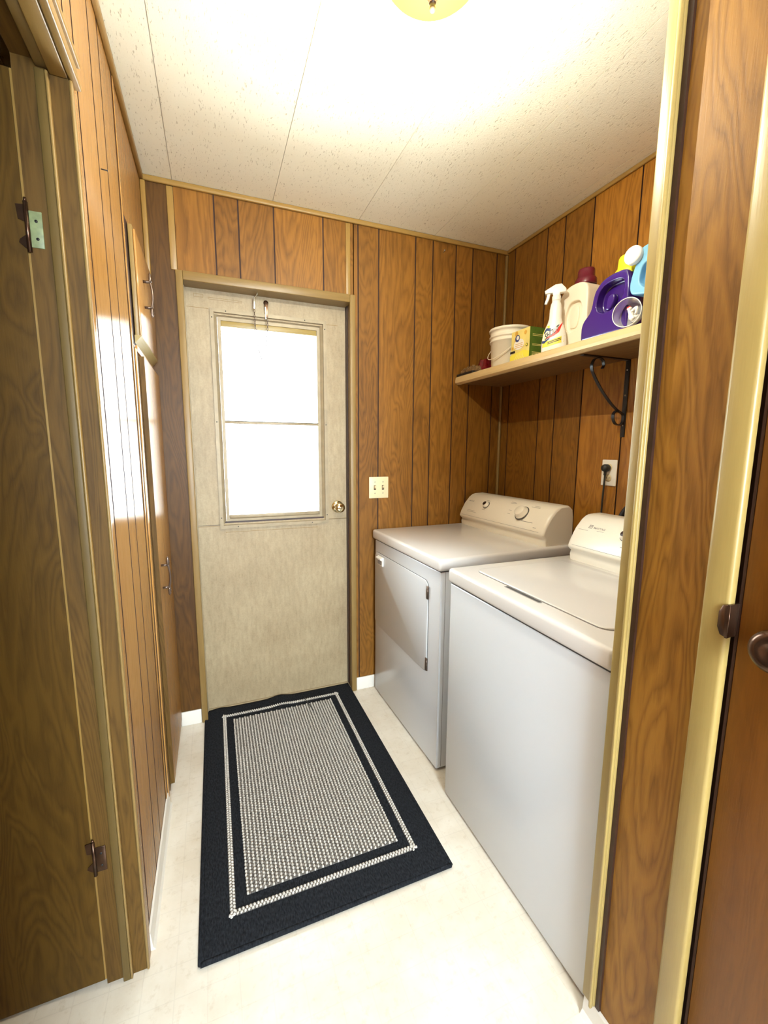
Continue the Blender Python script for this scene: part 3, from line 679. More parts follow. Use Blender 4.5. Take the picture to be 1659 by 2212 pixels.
# ------------------------------------------------------------------ washer and dryer
def rrect(x0, x1, y0, y1, r, n=6):
    out = []
    for cx, cy, a in ((x1-r, y1-r, 0), (x0+r, y1-r, PI/2), (x0+r, y0+r, PI), (x1-r, y0+r, 3*PI/2)):
        for k in range(n+1): out.append((cx+r*math.cos(a+k*PI/2/n), cy+r*math.sin(a+k*PI/2/n)))
    return out
def console(t, xn, y0, y1, endcap):
    """moulded control console: profile swept along y with rounded ends. xn: x of the nose"""
    prof = [(0.015, 0.914), (0.012, 0.935), (0.016, 0.950), (0.002, 0.962), (0.0, 0.970), (0.010, 0.995), (0.034, 1.040), (0.062, 1.072), (0.080, 1.084), (0.100, 1.090), (0.150, 1.092), (0.166, 1.080), (0.172, 1.04), (0.175, 0.914)]
    b = MB(); ny = 3; ys = [(y0, 0.012), (y0+0.004, 0.005), (y0+0.014, 0.0), (y1-0.014, 0.0), (y1-0.004, 0.005), (y1, 0.012)]
    rings = []
    for y, ins in ys:
        rings.append([b.bm.verts.new((xn+px+(ins if i < 9 else 0), y, pz-(ins*0.6 if 6 <= i <= 11 else 0))) for i, (px, pz) in enumerate(prof)])
    fs = []
    for a, c in zip(rings, rings[1:]):
        for k in range(len(prof)-1): fs.append(b.bm.faces.new((a[k], a[k+1], c[k+1], c[k])))
    fs += [b.bm.faces.new(rings[0]), b.bm.faces.new(rings[-1][::-1])]
    b.bm.normal_update(); b.paint(fs, M['bisque'], smooth=True)
    for f in fs[-2:]: f.smooth = False
    return b.build('console', t)
def face_pt(xn, s):
    """point on the console's slanted face; s 0..1 from nose to top: returns x, z and normal"""
    P = [(0.0, 0.970), (0.010, 0.995), (0.034, 1.040), (0.062, 1.072), (0.080, 1.084)]
    Ls = [math.dist(a, c) for a, c in zip(P, P[1:])]; T_ = sum(Ls)*s
    for (a, c, l) in zip(P, P[1:], Ls):
        if T_ <= l or c == P[-1]:
            u = T_/l; x = a[0]+(c[0]-a[0])*u; z = a[1]+(c[1]-a[1])*u; n = Vector((-(c[1]-a[1]), 0, c[0]-a[0])).normalized()
            return Vector((xn+x, 0, z)), n
        T_ -= l
def cfn(xn, yc, sc, total=0.147):
    """text/decal mapper on the face: x to the right in the picture (-y), y up the face"""
    def f(x, y):
        p, n = face_pt(xn, min(max(sc+y/total, 0), 1)); q = p + n*0.0008; q.y = yc-x; return q
    return f
def knob(parent, xn, yc, sc, r, dark, h=0.018, skirt=True):
    p, n = face_pt(xn, sc); p.y = yc
    b = MB()
    b.lathe([(0, 0), (r*1.28, 0), (r*1.28, 0.0014), (0, 0.0015)], M['grey_line'] if skirt else M['ink'], origin=p, axis=n, n=32)
    b.lathe([(0, 0.001), (r*1.18, 0.001), (r*1.12, 0.006), (r, 0.008), (r*0.92, h), (r*0.80, h+0.003), (0, h+0.0035)], M['bisque'], origin=p, axis=n, n=32)
    if dark: b.lathe([(0, h+0.0036), (r*0.72, h+0.0037), (r*0.70, h+0.0045), (0, h+0.0045)], M['edge_dark'], origin=p, axis=n, n=28)
    b.build('knob', parent)

def marks(parent, xn, items):
    b = MB()
    for yc, sc, wd, ht in items:
        f = cfn(xn, yc, sc)
        decal('', [(-wd/2, -ht/2), (wd/2, -ht/2), (wd/2, ht/2), (-wd/2, ht/2)], f, M['ink'], None, mb=b)
    b.build('printing', parent, recalc=False)

# dryer
t = thing('dryer', 'white clothes dryer with a square front door, next to the panelled back wall', 'dryer', (1.14, 1.768, 0))
b = MB()
b.box(0.803, 1.50, 1.428, 2.106, 0.012, 0.862, M['white'], bev=0.006, seg=3)
b.box(0.8025, 0.812, 1.4275, 1.4295, 0.03, 0.858, M['white'])
b.build('cabinet', t)
b = MB(); b.box(0.8245, 0.8255, 1.4274, 1.429, 0.02, 0.86, M['grey_line']); b.box(0.805, 1.49, 1.4305, 2.104, 0.858, 0.867, M['grey_line']); b.build('seam', t)
b = MB(); b.box(0.790, 1.505, 1.420, 2.116, 0.866, 0.916, M['whitetop'], bev=0.012, seg=4); b.build('top_panel', t)
b = MB(); o_ = rrect(1.520, 2.098, 0.400, 0.800, 0.030)
b.poly_prism([(p[0], p[1]) for p in rrect(1.5185, 2.0995, 0.3985, 0.8015, 0.0315)], 'x', 0.8035, 0.8010, M['grey_line'])
b.poly_prism(o_, 'x', 0.8035, 0.7985, M['white'], bev=0.002, seg=2)
dr = b.build('door', t)
b = MB(); b.box(0.790, 0.7985, 1.978, 2.046, 0.742, 0.790, M['whitepl'], bev=0.004)
hd = b.build('handle', dr)
b = MB(); b.box(0.7892, 0.7898, 1.985, 2.039, 0.748, 0.770, M['ink']); b.build('handle_recess', dr)
b = MB(); b.poly_prism([(0.7895, 0.786), (0.780, 0.784), (0.779, 0.779), (0.7895, 0.774)], 'y', 1.982, 2.042, M['whitepl']); b.build('handle_lip', dr)
for zc in (0.752, 0.438):
    b = MB(); b.box(0.7955, 0.7992, 1.5205, 1.5275, zc-0.028, zc+0.028, M['pewter'], bev=0.001); b.box(0.7970, 0.8012, 1.5130, 1.5185, zc-0.028, zc+0.028, M['pewter'], bev=0.001); b.tube([(0.7975, 1.5195, zc-0.028), (0.7975, 1.5195, zc+0.028)], 0.0028, M['pewter'], n=8)
    b.build('hinge', dr)
for x in (0.83, 1.46):
    for y in (1.46, 2.07): b = MB(); b.lathe([(0.018, 0.0), (0.018, 0.012), (0.008, 0.014), (0.008, 0.03)], M['blackrub'], origin=(x, y, 0), n=16); b.build('foot', t)
XN = 1.318
cs = console(t, XN, 1.440, 2.098, True)
marks(cs, XN, [(1.768, 0.05, 0.60, 0.0012), (1.55, 0.92, 0.035, 0.002), (1.555, 0.86, 0.055, 0.0025), (1.715, 0.93, 0.03, 0.002), (1.71, 0.88, 0.045, 0.003), (1.56, 0.30, 0.075, 0.0025), (1.50, 0.16, 0.02, 0.0025), (1.90, 0.40, 0.025, 0.002), (1.90, 0.80, 0.03, 0.0015), (1.99, 0.22, 0.085, 0.0015), (2.0, 0.27, 0.07, 0.0015), (1.70, 0.45, 0.02, 0.0015), (1.70, 0.58, 0.02, 0.0015)])
knob(cs, XN, 1.895, 0.60, 0.0165, True, 0.014)
knob(cs, XN, 1.615, 0.56, 0.030, False, 0.024)
text_part('lettering', 'MAYTAG', 0.011, cfn(XN, 2.035, 0.66), M['ink'], cs)
t.location.x -= 0.010; t.rotation_euler = (0, 0, 0.03)     # it stands slightly askew

# washer
t = thing('washer', 'white top-loading washing machine nearest the camera, behind the pale trim', 'washing machine', (1.12, 0.962, 0))
b = MB(); b.box(0.779, 1.47, 0.620, 1.303, 0.012, 0.8575, M['white'], bev=0.005, seg=3); b.build('cabinet', t)
b = MB(); b.box(0.7815, 1.46, 0.6225, 1.3005, 0.855, 0.863, M['grey_line']); b.build('seam', t)
b = MB(); b.box(0.770, 1.475, 0.615, 1.309, 0.862, 0.914, M['whitetop'], bev=0.012, seg=4); b.build('top_panel', t)
b = MB()
b.poly_prism(rrect(0.8385, 1.2505, 0.6885, 1.2415, 0.034), 'z', 0.9135, 0.9150, M['ink'])
b.poly_prism(rrect(0.840, 1.249, 0.690, 1.240, 0.033), 'z', 0.9138, 0.9195, M['whitetop'], bev=0.003, seg=3)
ld = b.build('lid', t)
b = MB(); b.poly_prism(rrect(0.824, 0.8375, 0.900, 1.060, 0.006, 4), 'z', 0.9138, 0.9146, M['ink']); b.poly_prism(rrect(0.8275, 0.8372, 0.905, 1.055, 0.004, 4), 'z', 0.9139, 0.9149, M['grey_line']); b.build('finger_slot', ld)
for x in (0.81, 1.43):
    for y in (0.66, 1.26): b = MB(); b.lathe([(0.018, 0.0), (0.018, 0.012), (0.008, 0.014), (0.008, 0.03)], M['blackrub'], origin=(x, y, 0), n=16); b.build('foot', t)
XN = 1.272
cs = console(t, XN, 0.665, 1.262, True)
marks(cs, XN, [(0.962, 0.05, 0.55, 0.0012), (1.03, 0.88, 0.012, 0.0015), (1.055, 0.86, 0.012, 0.0015), (1.005, 0.88, 0.014, 0.0015), (1.03, 0.28, 0.016, 0.0025), (1.215, 0.52, 0.045, 0.0012), (1.14, 0.555, 0.03, 0.0014)])
knob(cs, XN, 1.035, 0.58, 0.0165, True, 0.014)
text_part('lettering', 'MAYTAG', 0.0125, cfn(XN, 1.150, 0.63), M['ink'], cs)
b = MB(); f = cfn(XN, 1.190, 0.65)
for o_ in ([(-.008, -.008), (.008, -.008), (.008, -.0055), (-.008, -.0055)], [(-.008, .0055), (.008, .0055), (.008, .008), (-.008, .008)], [(-.008, -.008), (-.0055, -.008), (-.0055, .008), (-.008, .008)], [(.0055, -.008), (.008, -.008), (.008, .008), (.0055, .008)], [(-.0055, .0055), (0, -.004), (.0055, .0055), (0, 0.001)]):
    decal('', o_, f, M['ink'], None, mb=b)
b.build('emblem', cs, recalc=False)

# ------------------------------------------------------------------ shelf and bracket
b = MB()
b.poly_prism([(1.274, 1.697), (1.268, 1.701), (1.267, 1.712), (1.270, 1.730), (1.276, 1.735), (1.577, 1.735), (1.577, 1.700), (1.300, 1.700), (1.296, 1.694), (1.282, 1.693)], 'y', 0.61, D-0.001, M['shelf'], grain='y', smooth=False, tone=0.55)
for f in b.bm.faces:
    if f.normal.z < -0.95 and f.calc_center_median().z < 1.7005 and f.calc_area() > 0.2: f.material_index = b.mi(M['raw'])
tag(b.build('shelf'), 'long pale wooden shelf above the washer and dryer', 'shelf')
t = thing('shelf_bracket', 'black wrought iron bracket with curled scrolls under the shelf', 'bracket', (XR, 1.305, 1.39))
b = MB(); b.box(XR-0.0045, XR-0.0005, 1.295, 1.315, 1.392, 1.6995, M['black'], bev=0.001)
for zz in (1.44, 1.66, 1.56): b.lathe([(0, 0), (0.004, 0), (0.003, 0.002), (0, 0.0025)], M['steel'], origin=(XR-0.0045, 1.305, zz), axis=(-1, 0, 0), n=10)
b.build('wall_bar', t)
b = MB(); b.box(1.330, XR-0.001, 1.295, 1.315, 1.6955, 1.6995, M['black'], bev=0.001); b.build('shelf_bar', t)
yb = 1.305
sp = [(1.437, yb, 1.655), (1.443, yb, 1.668), (1.438, yb, 1.685), (1.420, yb, 1.693), (1.395, yb, 1.688), (1.382, yb, 1.668), (1.384, yb, 1.648), (1.40, yb, 1.622), (1.44, yb, 1.575), (1.49, yb, 1.53), (1.53, yb, 1.502), (1.565, yb, 1.485), (1.571, yb, 1.470), (1.568, yb, 1.450), (1.553, yb, 1.440), (1.530, yb, 1.445), (1.517, yb, 1.462), (1.515, yb, 1.482), (1.528, yb, 1.496), (1.538, yb, 1.492)]
pth = smooth_path(sp, 7)
b = MB(); b.tube(pth, 0.001, M['black'], flat=(0.013, 0.0032, (0, 1, 0))); b.build('scroll', t)

# ------------------------------------------------------------------ things on the shelf
SZ = 1.7352
# bucket
t = thing('bucket', 'off-white plastic bucket with wire handle on the shelf', 'bucket', (1.424, 1.872, SZ))
b = MB(); bo = (1.424, 1.872, SZ)
b.lathe([(0.0, 0.0), (0.0819, 0.0), (0.0866, 0.004), (0.0942, 0.135), (0.0994, 0.136), (0.1000, 0.142), (0.0954, 0.144), (0.0959, 0.156), (0.1012, 0.157), (0.1016, 0.163), (0.0969, 0.165), (0.0973, 0.186), (0.1030, 0.187), (0.1041, 0.196), (0.1018, 0.200), (0.0959, 0.199), (0.0948, 0.19), (0.0842, 0.008), (0.0, 0.006)], M['bucket'], origin=bo, n=56)
b.build('body', t)
b = MB(); hp = []
for k in range(21):
    a = PI*k/20
    hp.append((bo[0]-0.105*math.sin(a)*0.98-0.003, bo[1]-0.104*math.cos(a)*1.02, bo[2]+0.155-0.105*math.sin(a)*1.0))
b.tube(hp, 0.0017, M['cream'], n=8)
b.build('wire_handle', t)
# box
t = thing('detergent_box', 'yellow and green cardboard box between the bucket and the spray bottle', 'box', (1.405, 1.695, SZ))
b = MB()
fs = b.box(1.345, 1.450, 1.628, 1.756, SZ, SZ+0.150, M['boxgreen'], bev=0.0)
for f in fs:
    if f.normal.x < -0.9: f.material_index = b.mi(M['boxyellow'])
b.build('carton', t)
bf = lambda x, y: Vector((1.3446-0.0, 1.695-x, SZ+0.075+y))
def bfo(d): return lambda x, y: Vector((1.3447-d, 1.695-x, SZ+0.075+y))
b = MB()
for k in range(12):
    a = random.uniform(-.055, .055); c = random.uniform(0.0, 0.065)
    decal('', circ(a, c, random.uniform(.005, .012), None, 10), bfo(.0002+.00002*k), M['boxorange'], None, mb=b)
decal('', [(-.066, -.022), (-.03, -.022), (-.03, -.012), (-.066, -.012)], bfo(.0008), M['lettering'], None, mb=b)
decal('', [(-.067, -.075), (.067, -.075), (.067, -.03), (0.03, -.018), (-.067, -.03)], bfo(.0001), M['labyellow'], None, mb=b)
for k in range(5): decal('', [(-.05+.02*k*1.1, -.072), (-.045+.022*k, -.072), (-.008+.006*k, -.022)], bfo(.0004), M['cream'], None, mb=b)
decal('', circ(-.005, .012, .036, .024), bfo(.0009), M['whitepl'], None, mb=b)
decal('', circ(-.016, .040, .016), bfo(.0011), M['labblue'], None, mb=b); decal('', circ(-.014, .042, .0095), bfo(.0013), M['whitepl'], None, mb=b)
for k in range(3): decal('', [(-.03, .016-.008*k), (.022, .016-.008*k), (.022, .0135-.008*k), (-.03, .0135-.008*k)], bfo(.0012), M['boxorange'], None, mb=b)
decal('', circ(.05, .0, .007), bfo(.0012), M['lettering'], None, mb=b); decal('', circ(.05, .0, .0045), bfo(.0014), M['labyellow'], None, mb=b)
b.build('front_print', t, recalc=False)
b = MB()
for z_, x_ in ((.118, .08), (.112, .08), (.075, .09), (.07, .06), (.040, .05), (.034, .07), (.028, .06), (.018, .05)):
    vs = [(1.360, z_), (1.360+x_, z_), (1.360+x_, z_+.0022), (1.360, z_+.0022)]
    decal('', vs, lambda x, y: Vector((x, 1.6276, SZ+y)), M['boxyellow'], None, mb=b)
b.build('side_print', t, recalc=False)

def soften(o, voxel, its, cutter=None):
    """round off a solid: (optional cut) + voxel remesh + smoothing, applied"""
    if cutter:
        md = o.modifiers.new('b', 'BOOLEAN'); md.operation = 'DIFFERENCE'; md.solver = 'EXACT'; md.object = cutter
    md = o.modifiers.new('r', 'REMESH'); md.mode = 'VOXEL'; md.voxel_size = voxel; md.use_smooth_shade = True
    md = o.modifiers.new('s', 'SMOOTH'); md.factor = 0.5; md.iterations = its
    bpy.context.view_layer.update()
    me = bpy.data.meshes.new_from_object(o.evaluated_get(bpy.context.evaluated_depsgraph_get()))
    mat = o.data.materials[0]; o.modifiers.clear(); o.data = me; me.materials.clear(); me.materials.append(mat)
    for p in me.polygons: p.use_smooth = True; p.material_index = 0
    if cutter: bpy.data.objects.remove(cutter)
def rounded(pts, n=5):
    P = [Vector((p[0], p[1], 0)) for p in pts]; return [(p.x, p.y) for p in smooth_path(P+[P[0]], n)[:-1]]
def dedupe(pts, d=0.002):
    q = []
    for p in pts:
        if not q or math.dist(p, q[-1]) > d: q.append(p)
    if math.dist(q[0], q[-1]) < d: q.pop()
    return q
def bottle_body(name, outline, xc, half, mat, parent, hollow=None, depth=0.02, soft=30):
    """moulded bottle from its side outline (y, z); hollow = outline of the hand grip pressed in from the front"""
    b = MB(); b.poly_prism(dedupe([(p[0], max(p[1], SZ)) for p in rounded(outline, 4)]), 'x', xc-half-0.002, xc+half+0.002, mat, smooth=False)
    o = b.build(name); soften(o, 0.0030, soft)
    if hollow:
        b = MB(); b.poly_prism(dedupe(rounded(hollow)), 'x', xc-half-0.02, xc-half+depth, mat, smooth=False); c = b.build('cutter')
        soften(o, 0.0022, 5, c)
    dz = SZ+0.0003-min(v.co.z for v in o.data.vertices); o.data.transform(Matrix.Translation((0, 0, dz)))
    o.parent = parent; shift(o, parent); return o
# spray bottle
t = thing('spray_bottle', 'white trigger spray bottle with a red and yellow SHOUT label on the shelf', 'spray bottle', (1.343, 1.474, SZ))
BX, BY = 1.343, 1.474
b = MB(); secs = [(0.0, .045, .026), (0.006, .049, .030), (0.03, .049, .030), (0.06, .047, .029), (0.085, .042, .027), (0.105, .036, .025), (0.12, .029, .023), (0.14, .024, .021), (0.175, .023, .020), (0.195, .020, .018), (0.205, .0155, .0155), (0.222, .0150, .0150)]
def spray_sec(h):
    for (a, c) in zip(secs, secs[1:]):
        if a[0] <= h <= c[0]:
            u = (h-a[0])/(c[0]-a[0]); return a[1]+(c[1]-a[1])*u, a[2]+(c[2]-a[2])*u
    return secs[-1][1:]
rings = []
for h, ry, rx in secs:
    ring = []
    for k in range(40):
        a = 2*PI*k/40; c, s_ = math.cos(a), math.sin(a); p = 2.6
        ring.append(b.bm.verts.new((BX+rx*math.copysign(abs(c)**(2/p), c), BY+ry*math.copysign(abs(s_)**(2/p), s_), SZ+h)))
    rings.append(ring)
fs = []
for a, c in zip(rings, rings[1:]):
    for k in range(40): fs.append(b.bm.faces.new((a[k], a[(k+1) % 40], c[(k+1) % 40], c[k])))
fs += [b.bm.faces.new(rings[0][::-1]), b.bm.faces.new(rings[-1])]
b.bm.normal_update(); b.paint(fs, M['whitepl'], smooth=True); body = b.build('body', t)
def sfn(d):
    def f(x, y):
        x *= 0.86; h = 0.06+y; ry, rx = spray_sec(max(0.0, h)); q = min(abs(x)/ry, 0.985); p = 2.6
        return Vector((BX-rx*(1-q**p)**(1/p)-d, BY-x, SZ+h))
    return f
def dense(pts, n=4):
    out = []
    for a, c in zip(pts, pts[1:]+pts[:1]):
        for k in range(n): out.append((a[0]+(c[0]-a[0])*k/n, a[1]+(c[1]-a[1])*k/n))
    return out
def strip(b, pa, pb, d, mat, n=10):      # ribbon between two polylines wrapped round the bottle
    f = sfn(d); 
    def at(P, u):
        u *= len(P)-1; i = min(int(u), len(P)-2); u -= i; return (P[i][0]+(P[i+1][0]-P[i][0])*u, P[i][1]+(P[i+1][1]-P[i][1])*u)
    A = [b.bm.verts.new(f(*at(pa, k/n))) for k in range(n+1)]; Bv = [b.bm.verts.new(f(*at(pb, k/n))) for k in range(n+1)]
    fs = [b.bm.faces.new((A[k], A[k+1], Bv[k+1], Bv[k])) for k in range(n)]
    b.bm.normal_update(); b.paint(fs, mat)
b = MB()
strip(b, [(-.050, -.036), (-.02, -.034), (.048, -.020)], [(-.050, -.010), (-.02, -.012), (.048, .006)], .0006, M['labyellow'])
strip(b, [(-.052, -.010), (-.050, .030), (-.036, .048), (-.020, .050)], [(-.040, -.010), (-.038, .022), (-.030, .034), (-.020, .036)], .0008, M['labyellow'])
strip(b, [(-.046, .026), (-.034, .040), (-.014, .038)], [(-.044, .018), (-.032, .030), (-.014, .026)], .0010, M['labblue'])
strip(b, [(-.053, -.018), (-.04, -.020), (-.018, -.004)], [(-.053, -.008), (-.04, -.010), (-.018, .000)], .0011, M['labblue'])
strip(b, [(-.034, -.004), (.0, .006), (.024, .020), (.037, .058)], [(-.030, .002), (.0, .018), (.018, .036), (.036, .060)], .0012, M['red'], 14)
for zz in (-.016, -.022): strip(b, [(-.025, zz-.004), (.035, zz+.010)], [(-.025, zz-.001), (.035, zz+.0125)], .0012, M['lettering'])
b.build('label', t, recalc=False)
sf = sfn(.0018); ca, sa = math.cos(0.50), math.sin(0.50)
text_part('lettering', 'SHOUT', 0.034, lambda x, y: sf(x*ca-0.008, x*sa+y+0.020), M['lettering'], t, squeeze=0.62)
b = MB()
b.lathe([(0.0165, 0), (0.0172, 0.002), (0.0172, 0.018), (0.013, 0.022)], M['whitepl'], origin=(BX, BY, SZ+0.208), n=24)
zt = SZ+0.225
b.poly_prism([(BY+0.044, zt+0.014), (BY+0.046, zt+0.026), (BY+0.030, zt+0.034), (BY+0.006, zt+0.046), (BY-0.018, zt+0.046), (BY-0.036, zt+0.026), (BY-0.036, zt+0.012), (BY-0.014, zt+0.012), (BY-0.012, zt-0.002), (BY+0.012, zt-0.002), (BY+0.016, zt+0.014)], 'x', BX-0.0115, BX+0.0115, M['whitepl'], bev=0.003)
b.build('spray_head', t)
b = MB(); b.poly_prism([(BY+0.036, zt+0.016), (BY+0.024, zt+0.014), (BY+0.028, zt-0.006), (BY+0.036, zt-0.026), (BY+0.046, zt-0.024), (BY+0.040, zt-0.006)], 'x', BX-0.006, BX+0.006, M['whitepl'], bev=0.002); b.build('trigger', t)
t.rotation_euler = (0, 0, 0.72)
# small bottle with navy cap
t = thing('small_bottle', 'small white bottle with a dark navy cap, half hidden behind the spray bottle', 'bottle', (1.535, 1.561, SZ))
b = MB(); b.lathe([(0, 0), (0.034, 0), (0.036, 0.005), (0.036, 0.16), (0.031, 0.19), (0.022, 0.212), (0.016, 0.219), (0.016, 0.227)], M['cream'], origin=(1.535, 1.561, SZ), n=28); b.build('body', t)
b = MB(); b.lathe([(0.018, 0), (0.019, 0.002), (0.019, 0.024), (0.017, 0.028), (0, 0.028)], M['navy'], origin=(1.535, 1.561, SZ+0.225), n=28); b.build('cap', t)
# cream detergent bottle
def side(pts, f):                # outline (y, height) -> room coordinates, sized for the depth the bottle stands at
    return [(y*f, max(SZ+0.0002, SZ+z*f+(f-1)*0.4)) for y, z in pts]
t = thing('detergent_bottle', 'cream detergent bottle with a dark maroon cap on the shelf', 'bottle', (1.437, 1.44, SZ))
CX = 1.437; F = 1.049
out = [(1.458, -0.015), (1.462, 0.0), (1.460, 0.10), (1.456, 0.135), (1.452, 0.17), (1.440, 0.205), (1.415, 0.228), (1.385, 0.238), (1.345, 0.238), (1.312, 0.225), (1.300, 0.195), (1.298, 0.12), (1.298, 0.0), (1.302, -0.015), (1.38, -0.018)]
bottle_body('body', side(out, F), CX, 0.040, M['cream'], t, side([(1.425, 0.085), (1.430, 0.13), (1.416, 0.168), (1.395, 0.182), (1.360, 0.178), (1.345, 0.15), (1.352, 0.10), (1.380, 0.072), (1.408, 0.07)], F*0.985), 0.014)
b = MB(); b.poly_prism(rounded(side([(1.408, 0.085), (1.412, 0.135), (1.400, 0.166), (1.372, 0.162), (1.368, 0.12), (1.380, 0.085)], F*0.985), 4), 'x', CX-0.032, CX-0.022, M['cream'], bev=0.004); b.build('grip', t)
b = MB(); cc = (CX, 1.352*F, SZ+0.236*F+0.0196)
b.lathe([(0.044, -0.004), (0.0445, 0.0), (0.043, 0.016), (0.039, 0.022), (0.0345, 0.024), (0.0335, 0.050), (0.031, 0.056), (0.0, 0.057)], M['maroon'], origin=cc, n=40, sx=0.88, sy=1.0); b.build('cap', t)
# purple jug
t = thing('detergent_jug', 'large purple jug with a yellow cap on the shelf', 'jug', (1.345, 1.22, SZ))
F = 0.982; PX = 1.345
out = [(1.310, 0.006), (1.315, 0.021), (1.314, 0.062), (1.304, 0.083), (1.282, 0.102), (1.273, 0.120), (1.269, 0.141), (1.261, 0.171), (1.241, 0.194), (1.215, 0.207), (1.177, 0.212), (1.136, 0.209), (1.122, 0.188), (1.118, 0.150), (1.118, 0.019), (1.123, 0.006), (1.202, 0.004)]
bottle_body('body', side(out, F), PX, 0.044, M['purple'], t, side([(1.247, 0.102), (1.255, 0.120), (1.254, 0.143), (1.243, 0.169), (1.218, 0.186), (1.169, 0.188), (1.145, 0.174), (1.145, 0.132), (1.169, 0.102), (1.218, 0.090)], F*0.995), 0.030)
b = MB(); b.poly_prism(rounded(side([(1.238, 0.107), (1.236, 0.132), (1.228, 0.155), (1.205, 0.155), (1.204, 0.132), (1.220, 0.105)], F*0.985), 4), 'x', PX-0.034, PX-0.014, M['purple'], bev=0.005); b.build('grip', t)
b = MB(); b.lathe([(0.046, -0.014), (0.048, -0.012), (0.046, 0.004), (0.041, 0.010), (0.039, 0.014), (0.037, 0.044), (0.034, 0.050), (0.0, 0.052)], M['yellow'], origin=(PX, 1.160*F, SZ+0.213*F-0.007), n=40, sx=0.9); b.build('cap', t)
# blue bottle
t = thing('softener_bottle', 'light blue plastic bottle with a round white cap, cut off by the pale trim', 'bottle', (1.33, 1.0, SZ))
out = [(1.012, 0.001), (1.014, 0.05), (1.022, 0.085), (1.055, 0.095), (1.082, 0.104), (1.090, 0.128), (1.087, 0.155), (1.080, 0.178), (1.074, 0.198), (1.064, 0.232), (1.03, 0.242), (0.96, 0.240), (0.91, 0.225), (0.900, 0.15), (0.900, 0.02), (0.905, 0.001), (0.97, 0.0)]
bottle_body('body', [(y, SZ+z) for y, z in out], 1.332, 0.040, M['blue'], t, [(1.040, SZ+0.115), (1.054, SZ+0.135), (1.052, SZ+0.165), (1.040, SZ+0.185), (1.010, SZ+0.188), (0.99, SZ+0.15), (1.01, SZ+0.112)], 0.025)
b = MB(); b.lathe([(0.0, -0.012), (0.020, -0.012), (0.022, 0.0), (0.026, 0.0), (0.028, 0.004), (0.028, 0.017), (0.0255, 0.021), (0.0, 0.022)], M['whitepl'], origin=(1.292, 1.076, SZ+0.218), axis=(-1, -0.15, 0.08), n=40); b.build('cap', t)
# clear cup
t = thing('measuring_cup', 'clear plastic measuring cup lying on the shelf in front of the blue bottle', 'cup', (1.29, 1.076, SZ))
b = MB(); b.lathe([(0.0435, 0.0), (0.0450, 0.001), (0.0445, 0.006), (0.0425, 0.007), (0.038, 0.034), (0.034, 0.038), (0.0, 0.039)], M['clear'], origin=(1.272, 1.076, SZ+0.0455), axis=(1, 0.30, 0.0), n=44, caps=False); b.build('cup', t)
b = MB(); b.tube([Vector((1.272, 1.076, SZ+0.0462)) + Vector((-0.30, 1.0, 0)).normalized()*0.0445*math.cos(a)+Vector((0, 0, 1))*0.0445*math.sin(a) for a in [2*PI*k/40 for k in range(40)]], 0.0014, M['whitepl'], closed=True, n=6); b.build('rim', t)
b = MB()
for k in range(7): b.tube(smooth_path([(1.284+.003*k, 1.072+random.uniform(-.024, .018), SZ+0.022+random.uniform(0, .042)) for _ in range(4)], 4), 0.0045, M['whitepl'], n=7)
b.box(1.290, 1.294, 1.080, 1.092, SZ+0.060, SZ+0.069, M['red'], bev=0.001)
b.build('crumpled_film', t)
# tray, bag, red packet at the far end
b = MB(); b.box(1.272, 1.35, 1.975, 2.128, SZ, SZ+0.012, M['black'], bev=0.003); tag(b.build('tray'), 'flat black tray at the far end of the shelf', 'tray')
def crumple(name, x0, x1, y0, y1, z0, hgt, mat, n=14, seed=1):
    rnd = random.Random(seed); b = MB(); top = []; bot = []
    for i in range(n+1):
        rt, rb = [], []
        for j in range(n+1):
            u, v = i/n, j/n; e = max(0.0, min(1, 7*min(u, 1-u, v, 1-v)))
            z = z0+0.002+hgt*e*(0.45+0.55*rnd.random())
            rt.append(b.bm.verts.new((x0+(x1-x0)*u+rnd.uniform(-.002, .002), y0+(y1-y0)*v+rnd.uniform(-.002, .002), z)))
            rb.append(b.bm.verts.new((x0+(x1-x0)*u, y0+(y1-y0)*v, z0)))
        top.append(rt); bot.append(rb)
    fs = []
    for i in range(n):
        for j in range(n):
            fs.append(b.bm.faces.new((top[i][j], top[i+1][j], top[i+1][j+1], top[i][j+1]))); fs.append(b.bm.faces.new((bot[i][j], bot[i][j+1], bot[i+1][j+1], bot[i+1][j])))
    for i in range(n):
        for (a, c) in ((0, 0), (n, n)):
            fs.append(b.bm.faces.new((top[i][a], top[i+1][a], bot[i+1][a], bot[i][a]))); fs.append(b.bm.faces.new((top[a][i], top[a][i+1], bot[a][i+1], bot[a][i])))
    b.bm.normal_update(); b.paint(fs, mat); return b.build(name)
tag(crumple('plastic_bag', 1.285, 1.345, 1.985, 2.120, SZ+0.0125, 0.034, M['brownbag'], seed=3), 'small clear bag of brown bits lying across the black tray', 'bag')
tag(crumple('red_packet', 1.360, 1.49, 1.990, 2.125, SZ, 0.095, M['wine'], 8, seed=5), 'shiny dark red packet behind the bag beside the bucket', 'packet')

